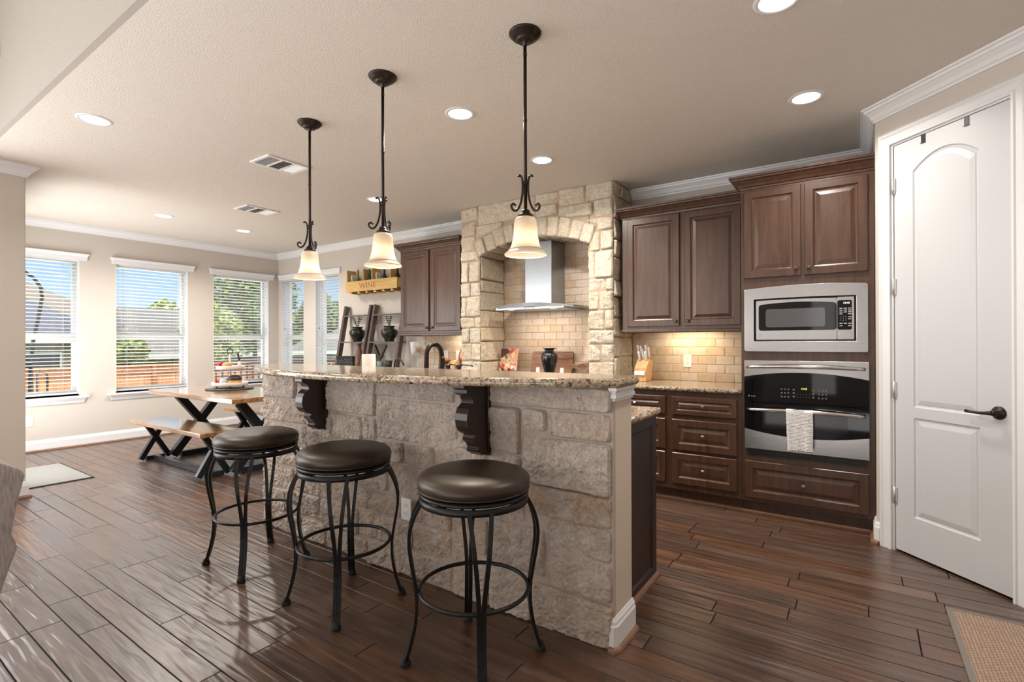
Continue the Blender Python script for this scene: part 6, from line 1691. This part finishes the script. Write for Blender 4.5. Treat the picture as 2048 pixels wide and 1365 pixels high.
for i in range(14):
    a = r.uniform(0, 2 * PI); q = 0.030 * math.sqrt(r.random()); mb.ball((x + q * cos(a) + 0.008, y + q * sin(a) + 0.006, zl + 0.040 + r.uniform(0, 0.022)), 0.012, 8, 6)
mb.build('topping', simple('strawberry', (0.55, 0.05, 0.04, 1), 0.35), t)['kind'] = 'stuff'

# =================================================================== MATS AND SOFA
mt = on('entry_mat', 'thin pale grey mat on the floor behind the left wall end', 'mat', (-6.4, 1.45, 0))
mb = MB(); mb.box(-6.90, -5.925, 1.235, 1.675, 0.0005, 0.007); mb.build('mat_surface', GREYM, mt)
mb = MB(); mb.sweep([(-6.90, 1.235), (-5.925, 1.235), (-5.925, 1.675), (-6.90, 1.675)], [(0, 0.0003), (0.016, 0.0003), (0.014, 0.007), (0, 0.009)], side=-1, closed=True); mb.build('mat_edge', BLACKB, mt)
mt = on('woven_rug', 'brown woven sisal rug with grey edge at the lower right, by the white door', 'rug', (0.9, 2.5, 0))
mb = MB(); mb.box(0.352, 0.862, 1.50, 3.095, 0.0005, 0.009); mb.build('rug_weave', SISAL, mt)
mb = MB(); mb.sweep([(0.352, 1.50), (0.862, 1.50), (0.862, 3.095), (0.352, 3.095)], [(-0.008, 0.009), (-0.008, 0.0105), (0.010, 0.0105), (0.013, 0.007), (0.013, 0.0005), (0.0, 0.0005)], side=-1, closed=True); mb.build('rug_binding', GREYB, mt)

sf = on('sofa', 'grey-brown fabric sofa back cut off at the left edge', 'sofa', (-3.5, 0.2, 0))
SP = [(0.34, 0.03), (0.405, 0.06), (0.425, 0.20), (0.447, 0.36), (0.478, 0.47), (0.494, 0.520), (0.490, 0.545), (0.480, 0.575), (0.483, 0.612), (0.496, 0.690), (0.508, 0.750), (0.514, 0.775), (0.512, 0.792), (0.500, 0.803), (0.470, 0.824), (0.430, 0.848), (0.385, 0.865), (0.33, 0.868), (0.28, 0.850), (0.27, 0.80), (0.28, 0.45), (0.27, 0.03)]
mb = MB(); mb.prism(SP, lambda a, b, d: (d, a, b), -4.60, -2.505); mb.build('back', SOFAM, sf, bevel=0.010)
mb = MB(); mb.box(-4.60, -2.52, -0.45, 0.265, 0.10, 0.42); mb.build('seat_base', SOFAM, sf, bevel=0.02)
for i in range(2):
    mb = MB(); x = -4.42 + i * 0.86; mb.box(x, x + 0.84, -0.44, 0.26, 0.425, 0.55); mb.build('seat_cushion', SOFAM, sf, bevel=0.03)
for x in (-4.60, -2.70):
    mb = MB(); mb.box(x, x + 0.18, -0.46, 0.262, 0.425, 0.64); mb.build('armrest', SOFAM, sf, bevel=0.04)
for x in (-4.5, -2.65):
    for y in (-0.38, 0.30):
        mb = MB(); mb.lathe([(0.018, 0.001), (0.026, 0.102)], (x, y, 0), 12); mb.build('leg', CORB, sf)

# =================================================================== OUTSIDE
GZ = -1.15
LAWN = simple('lawn', (0.10, 0.20, 0.035, 1), 0.95, bump=(6, 0.05, 0.6))
mb = MB(); mb.box(-60, XW - WT - 0.01, -30, 50, GZ - 0.1, GZ); o = mb.build('lawn_ground', LAWN); o['kind'] = 'structure'
mb = MB(); mb.box(-10.2, XW - WT - 0.005, -3, 8.4, GZ, -0.18); mb.box(XW - WT - 0.005, -3, YK + WT + 0.005, 8.4, GZ, -0.18); o = mb.build('patio_ground', simple('concrete', (0.55, 0.53, 0.50, 1), 0.9)); o['kind'] = 'structure'
CEDAR = wood_mat('cedar_fence', (0.72, 0.29, 0.115, 1), (0.86, 0.43, 0.21, 1), (6, 6, 0.8), 0.8)
CEDARD = wood_mat('cedar_rail', (0.40, 0.14, 0.05, 1), (0.55, 0.22, 0.09, 1), (6, 6, 0.8), 0.8)
def fence(name, p0, p1, zt, label):
    p0, p1 = Vector(p0), Vector(p1); d = (p1 - p0); L_ = d.length; d.normalize(); nrm = Vector((-d.y, d.x))
    if nrm.dot(Vector((0, 0)) - p0) < 0: nrm = -nrm
    f = empty(name, (p0.x, p0.y, GZ)); tag(f, label, 'fence')
    r = random.Random(int(p0.x * 7)); mb = MB(); s = 0.0
    while s < L_:
        w = 0.135; a = p0 + d * s; b = p0 + d * min(L_, s + w - 0.006); z1 = zt + r.uniform(-0.01, 0.01); o_ = nrm * 0.018
        mb.add([(a.x, a.y, GZ), (b.x, b.y, GZ), (b.x, b.y, z1), (a.x, a.y, z1), (a.x + o_.x, a.y + o_.y, GZ), (b.x + o_.x, b.y + o_.y, GZ), (b.x + o_.x, b.y + o_.y, z1), (a.x + o_.x, a.y + o_.y, z1)], [(0, 1, 2, 3), (4, 5, 6, 7), (0, 1, 5, 4), (1, 2, 6, 5), (2, 3, 7, 6), (3, 0, 4, 7)])
        s += w
    mb.build('fence_boards', CEDAR, f)
    for z in (GZ + 0.3, (GZ + zt) / 2, zt - 0.12):
        a, b = p0 + nrm * 0.04, p1 + nrm * 0.04; mb = MB(); mb.bar((a.x, a.y, z), (b.x, b.y, z), 0.04, 0.09); mb.build('fence_rail', CEDARD, f)
    a, b = p0 + nrm * 0.01, p1 + nrm * 0.01; mb = MB(); mb.bar((a.x, a.y, zt + 0.025), (b.x, b.y, zt + 0.025), 0.14, 0.035); mb.build('fence_cap', CEDAR, f)
    s = 0
    while s < L_:
        a = p0 + d * s + nrm * 0.08; mb = MB(); mb.box(a.x - 0.045, a.x + 0.045, a.y - 0.045, a.y + 0.045, GZ, zt); mb.build('fence_post', CEDARD, f); s += 2.4
fence('cedar_fence', (-14.2, -2.0), (-14.2, 13.5), 0.70, 'orange cedar fence across the back yard, seen through the window wall')
fence('cedar_fence', (-14.0, 13.7), (-4.0, 13.7), 0.70, 'orange cedar fence at the side of the yard, seen through the narrow windows')

# neighbouring houses
SIDING = simple('tan_siding', (0.30, 0.26, 0.20, 1), 0.8); SLATE = simple('slate_roof', (0.065, 0.078, 0.115, 1), 0.75, bump=(14, 0.02, 0.5)); GREYR = simple('grey_roof', (0.14, 0.14, 0.135, 1), 0.85, bump=(12, 0.02, 0.5)); BEIGER = simple('beige_roof', (0.18, 0.155, 0.12, 1), 0.85, bump=(12, 0.02, 0.5)); WINB = simple('house_window', (0.05, 0.06, 0.08, 1), 0.1)
def house(x0, x1, y0, y1, zw, zr, roofm, label, wallm=SIDING, hip=None):
    h = empty('neighbour_house', ((x0 + x1) / 2, (y0 + y1) / 2, GZ)); tag(h, label, 'house', 'houses beyond the fence')
    mb = MB(); mb.box(x0, x1, y0, y1, GZ, zw); mb.build('walls', wallm, h)
    e_ = 0.45; xm, hy_ = (x0 + x1) / 2, hip or min(x1 - x0, y1 - y0) / 2 
    vs = [(x0 - e_, y0 - e_, zw), (x1 + e_, y0 - e_, zw), (x1 + e_, y1 + e_, zw), (x0 - e_, y1 + e_, zw), (xm, y0 + hy_, zr), (xm, y1 - hy_, zr)]
    mb = MB(); mb.add(vs, [(0, 1, 4), (1, 2, 5, 4), (2, 3, 5), (3, 0, 4, 5), (0, 3, 2, 1)]); mb.build('roof', roofm, h)
    mb = MB(); mb.sweep([(x0 - e_, y0 - e_), (x1 + e_, y0 - e_), (x1 + e_, y1 + e_), (x0 - e_, y1 + e_)], [(0, -0.16), (0.03, -0.16), (0.03, 0.02), (0, 0.02)], side=-1, closed=True, z=zw); mb.build('fascia', VINYL, h)
    n_ = 3
    for i in range(n_):
        yy = y0 + (y1 - y0) * (i + 0.5) / n_; mb = MB(); mb.box(x1, x1 + 0.04, yy - 0.5, yy + 0.5, 0.1, 1.0); w = mb.build('window', VINYL, h)
        mb = MB(); mb.box(x1 + 0.04, x1 + 0.05, yy - 0.44, yy + 0.44, 0.16, 0.94); mb.build('pane', WINB, w)
    return h
house(-30, -21, -3.0, 6.2, 1.45, 3.75, SLATE, 'house with a blue-grey slate roof beyond the fence, seen through the leftmost window', hip=2.6)
house(-44, -35, 3.0, 10.4, 2.7, 5.5, BEIGER, 'tan-roofed house farther off, above the blue-grey roof')
house(-31, -22, 7.5, 19.0, 0.85, 2.85, GREYR, 'low house with a pale grey roof beyond the fence, seen through the middle window', hip=0.9)

def leafmat(name, c0, c1):
    m, n, l, p = new_mat(name)
    at_ = attr(n, 'tone'); sp_ = n.new('ShaderNodeSeparateColor'); l.new(at_, sp_.inputs[0])
    l.new(mixc(n, l, sp_.outputs[0], c0, c1), p.inputs['Base Color']); p.inputs['Roughness'].default_value = 0.7
    return m
LF1 = leafmat('leaf_green', (0.075, 0.145, 0.030, 1), (0.30, 0.42, 0.10, 1)); LF2 = leafmat('leaf_yellow_green', (0.19, 0.27, 0.05, 1), (0.52, 0.58, 0.19, 1)); BARK = simple('bark', (0.10, 0.075, 0.055, 1), 0.9)
def tree(x, y, h_, r_, label, mat=LF1, seed=1, n_=2600, name='leafy_tree', cat='tree', ls=0.16, zc=None, grp='trees outside'):
    t = empty(name, (x, y, GZ)); tag(t, label, cat, grp)
    rn = random.Random(seed); top = GZ + h_; zc = zc if zc is not None else top - r_ * 1.05
    mb = MB(); mb.tube([(x, y, GZ), (x + 0.06, y, GZ + h_ * 0.3), (x - 0.05, y + 0.05, zc)], [0.05 * h_ * 0.35 + 0.03, 0.04 * h_ * 0.3 + 0.02, 0.03], 8)
    for i in range(5):
        a = i * 1.3; mb.tube([(x, y, zc - r_ * .6), (x + r_ * .5 * cos(a), y + r_ * .5 * sin(a), zc + r_ * .1)], [0.04, 0.015], 6)
    mb.build('trunk', BARK, t)
    mb = MB(); blobs = [(rn.uniform(-.55, .55), rn.uniform(-.55, .55), rn.uniform(-.6, .65), rn.uniform(.32, .6)) for _ in range(13)]
    for i in range(n_):
        b = rn.choice(blobs); v = Vector((rn.gauss(0, 1), rn.gauss(0, 1), rn.gauss(0, 1))).normalized() * b[3] * rn.uniform(0.65, 1.03)
        c = Vector((x, y, zc)) + Vector(((b[0] + v.x) * r_, (b[1] + v.y) * r_, (b[2] * .8 + v.z) * r_))
        if c.z < GZ + 0.02: continue
        u = Vector((rn.gauss(0, 1), rn.gauss(0, 1), rn.gauss(0, .6))).normalized(); w = u.cross(Vector((rn.gauss(0, 1), rn.gauss(0, 1), rn.gauss(0, 1)))).normalized()
        s = ls * rn.uniform(.6, 1.2); mb.add([c - u * s, c + w * s * .55, c + u * s, c - w * s * .55], [(0, 1, 2, 3)], tone=(rn.random(), 0, 0))
    mb.build('foliage', mat, t, fix=False)
tree(-34.5, 13.9, 5.2, 1.5, 'round tree rising above the pale grey roof, seen through the middle window', LF2, 3, 2600, ls=0.2)
tree(-16.4, 5.35, 2.75, 0.62, 'small leafy tree at the left of the middle window', LF1, 4, 1500, ls=0.09)
tree(-18.6, 10.1, 5.6, 1.75, 'large dense green tree filling the window behind the dining table', LF1, 5, 8000, ls=0.13)
tree(-16.4, 7.55, 3.6, 0.95, 'yellow-green tree at the left of the window behind the dining table', LF2, 6, 3500, ls=0.09)
tree(-17.6, 12.3, 4.6, 1.0, 'green tree seen through the narrow window next to the corner', LF1, 7, 4500, ls=0.10)
tree(-15.9, 12.9, 3.3, 0.75, 'yellow-green tree seen through the narrow window by the shelves', LF2, 8, 3000, ls=0.09)
tree(-12.9, 7.9, 1.7, 0.95, 'leafy shrub in front of the fence behind the dining table window', LF1, 9, 1800, 'leafy_shrub', 'shrub', ls=0.09, zc=-0.25, grp=None)
tree(-11.8, 12.4, 2.1, 1.0, 'leafy shrub by the side fence outside the narrow windows', LF1, 10, 1800, 'leafy_shrub', 'shrub', ls=0.09, zc=-0.1, grp=None)

# black curved stand and chair on the patio
t = on('hanging_chair_stand', 'curved black metal stand on the patio outside the leftmost window', 'chair stand', (-9.6, 1.95, -0.18))
mb = MB(); P = [(-9.4, y_, z_) for y_, z_ in ((1.80, 2.27), (1.92, 2.25), (2.02, 2.16), (2.09, 2.04), (2.10, 1.9), (2.06, 1.6), (2.01, 1.3), (1.98, .9), (1.97, .3), (2.0, -.15))]; mb.tube(P, 0.022, 8); mb.build('pole', BMETAL, t)
mb = MB(); P = [(-9.55 + 0.4 * cos(2 * PI * i / 28), 2.0 + 0.4 * sin(2 * PI * i / 28), -0.16) for i in range(28)]; mb.tube(P, 0.018, 6, closed=True); mb.build('base_ring', BMETAL, t)
t = on('patio_chair', 'black metal patio chair outside the leftmost window', 'patio chair', (-9.1, 1.62, -0.18))
cx_, cy_ = -8.85, 1.74
mb = MB()
for dx, dy in ((-.22, -.22), (.22, -.22), (-.22, .22), (.22, .22)): mb.tube([(cx_ + dx, cy_ + dy, -0.178), (cx_ + dx, cy_ + dy, 0.56)], 0.012, 6)
mb.build('legs_frame', BMETAL, t)
mb = MB(); mb.box(cx_ - .24, cx_ + .24, cy_ - .24, cy_ + .24, 0.56, 0.585); mb.build('seat', BMETAL, t)
mb = MB()
for s_ in (-.24, .24): mb.tube([(cx_ - .22, cy_ + s_, 0.58), (cx_ - .24, cy_ + s_, 0.84), (cx_ - .1, cy_ + s_, 0.88), (cx_ + .18, cy_ + s_, 0.87), (cx_ + .22, cy_ + s_, 0.80), (cx_ + .22, cy_ + s_, 0.58)], 0.013, 6)
mb.build('armrest_tubes', BMETAL, t)
mb = MB()
for i in range(6): yy = cy_ - .2 + .08 * i; mb.tube([(cx_ - .235, yy, 0.58), (cx_ - .30, yy, 1.10)], 0.008, 6)
mb.tube([(cx_ - .30, cy_ - .22, 1.10), (cx_ - .31, cy_, 1.13), (cx_ - .30, cy_ + .22, 1.10)], 0.013, 6)
mb.build('backrest', BMETAL, t)
# lattice screen behind the dining table window
t = on('lattice_screen', 'dark lattice screen on the patio edge outside the dining window', 'lattice screen', (-10.1, 6.3, -0.18))
lt = MB(); y0_, y1_ = 4.75, 8.2; z0_, z1_ = -0.18, 0.86
for i in range(30):
    yy = y0_ + (y1_ - y0_) * i / 29; lt.box(-10.12, -10.10, yy - 0.016, yy + 0.016, z0_, z1_)
for i in range(10):
    z = z0_ + 0.08 + (z1_ - z0_ - 0.12) * i / 9; lt.box(-10.10, -10.085, y0_, y1_, z - 0.014, z + 0.014)
lt.box(-10.13, -10.07, y0_ - 0.02, y1_ + 0.02, z1_ - 0.02, z1_ + 0.03)
lt.build('lattice_panel', CORB, t)
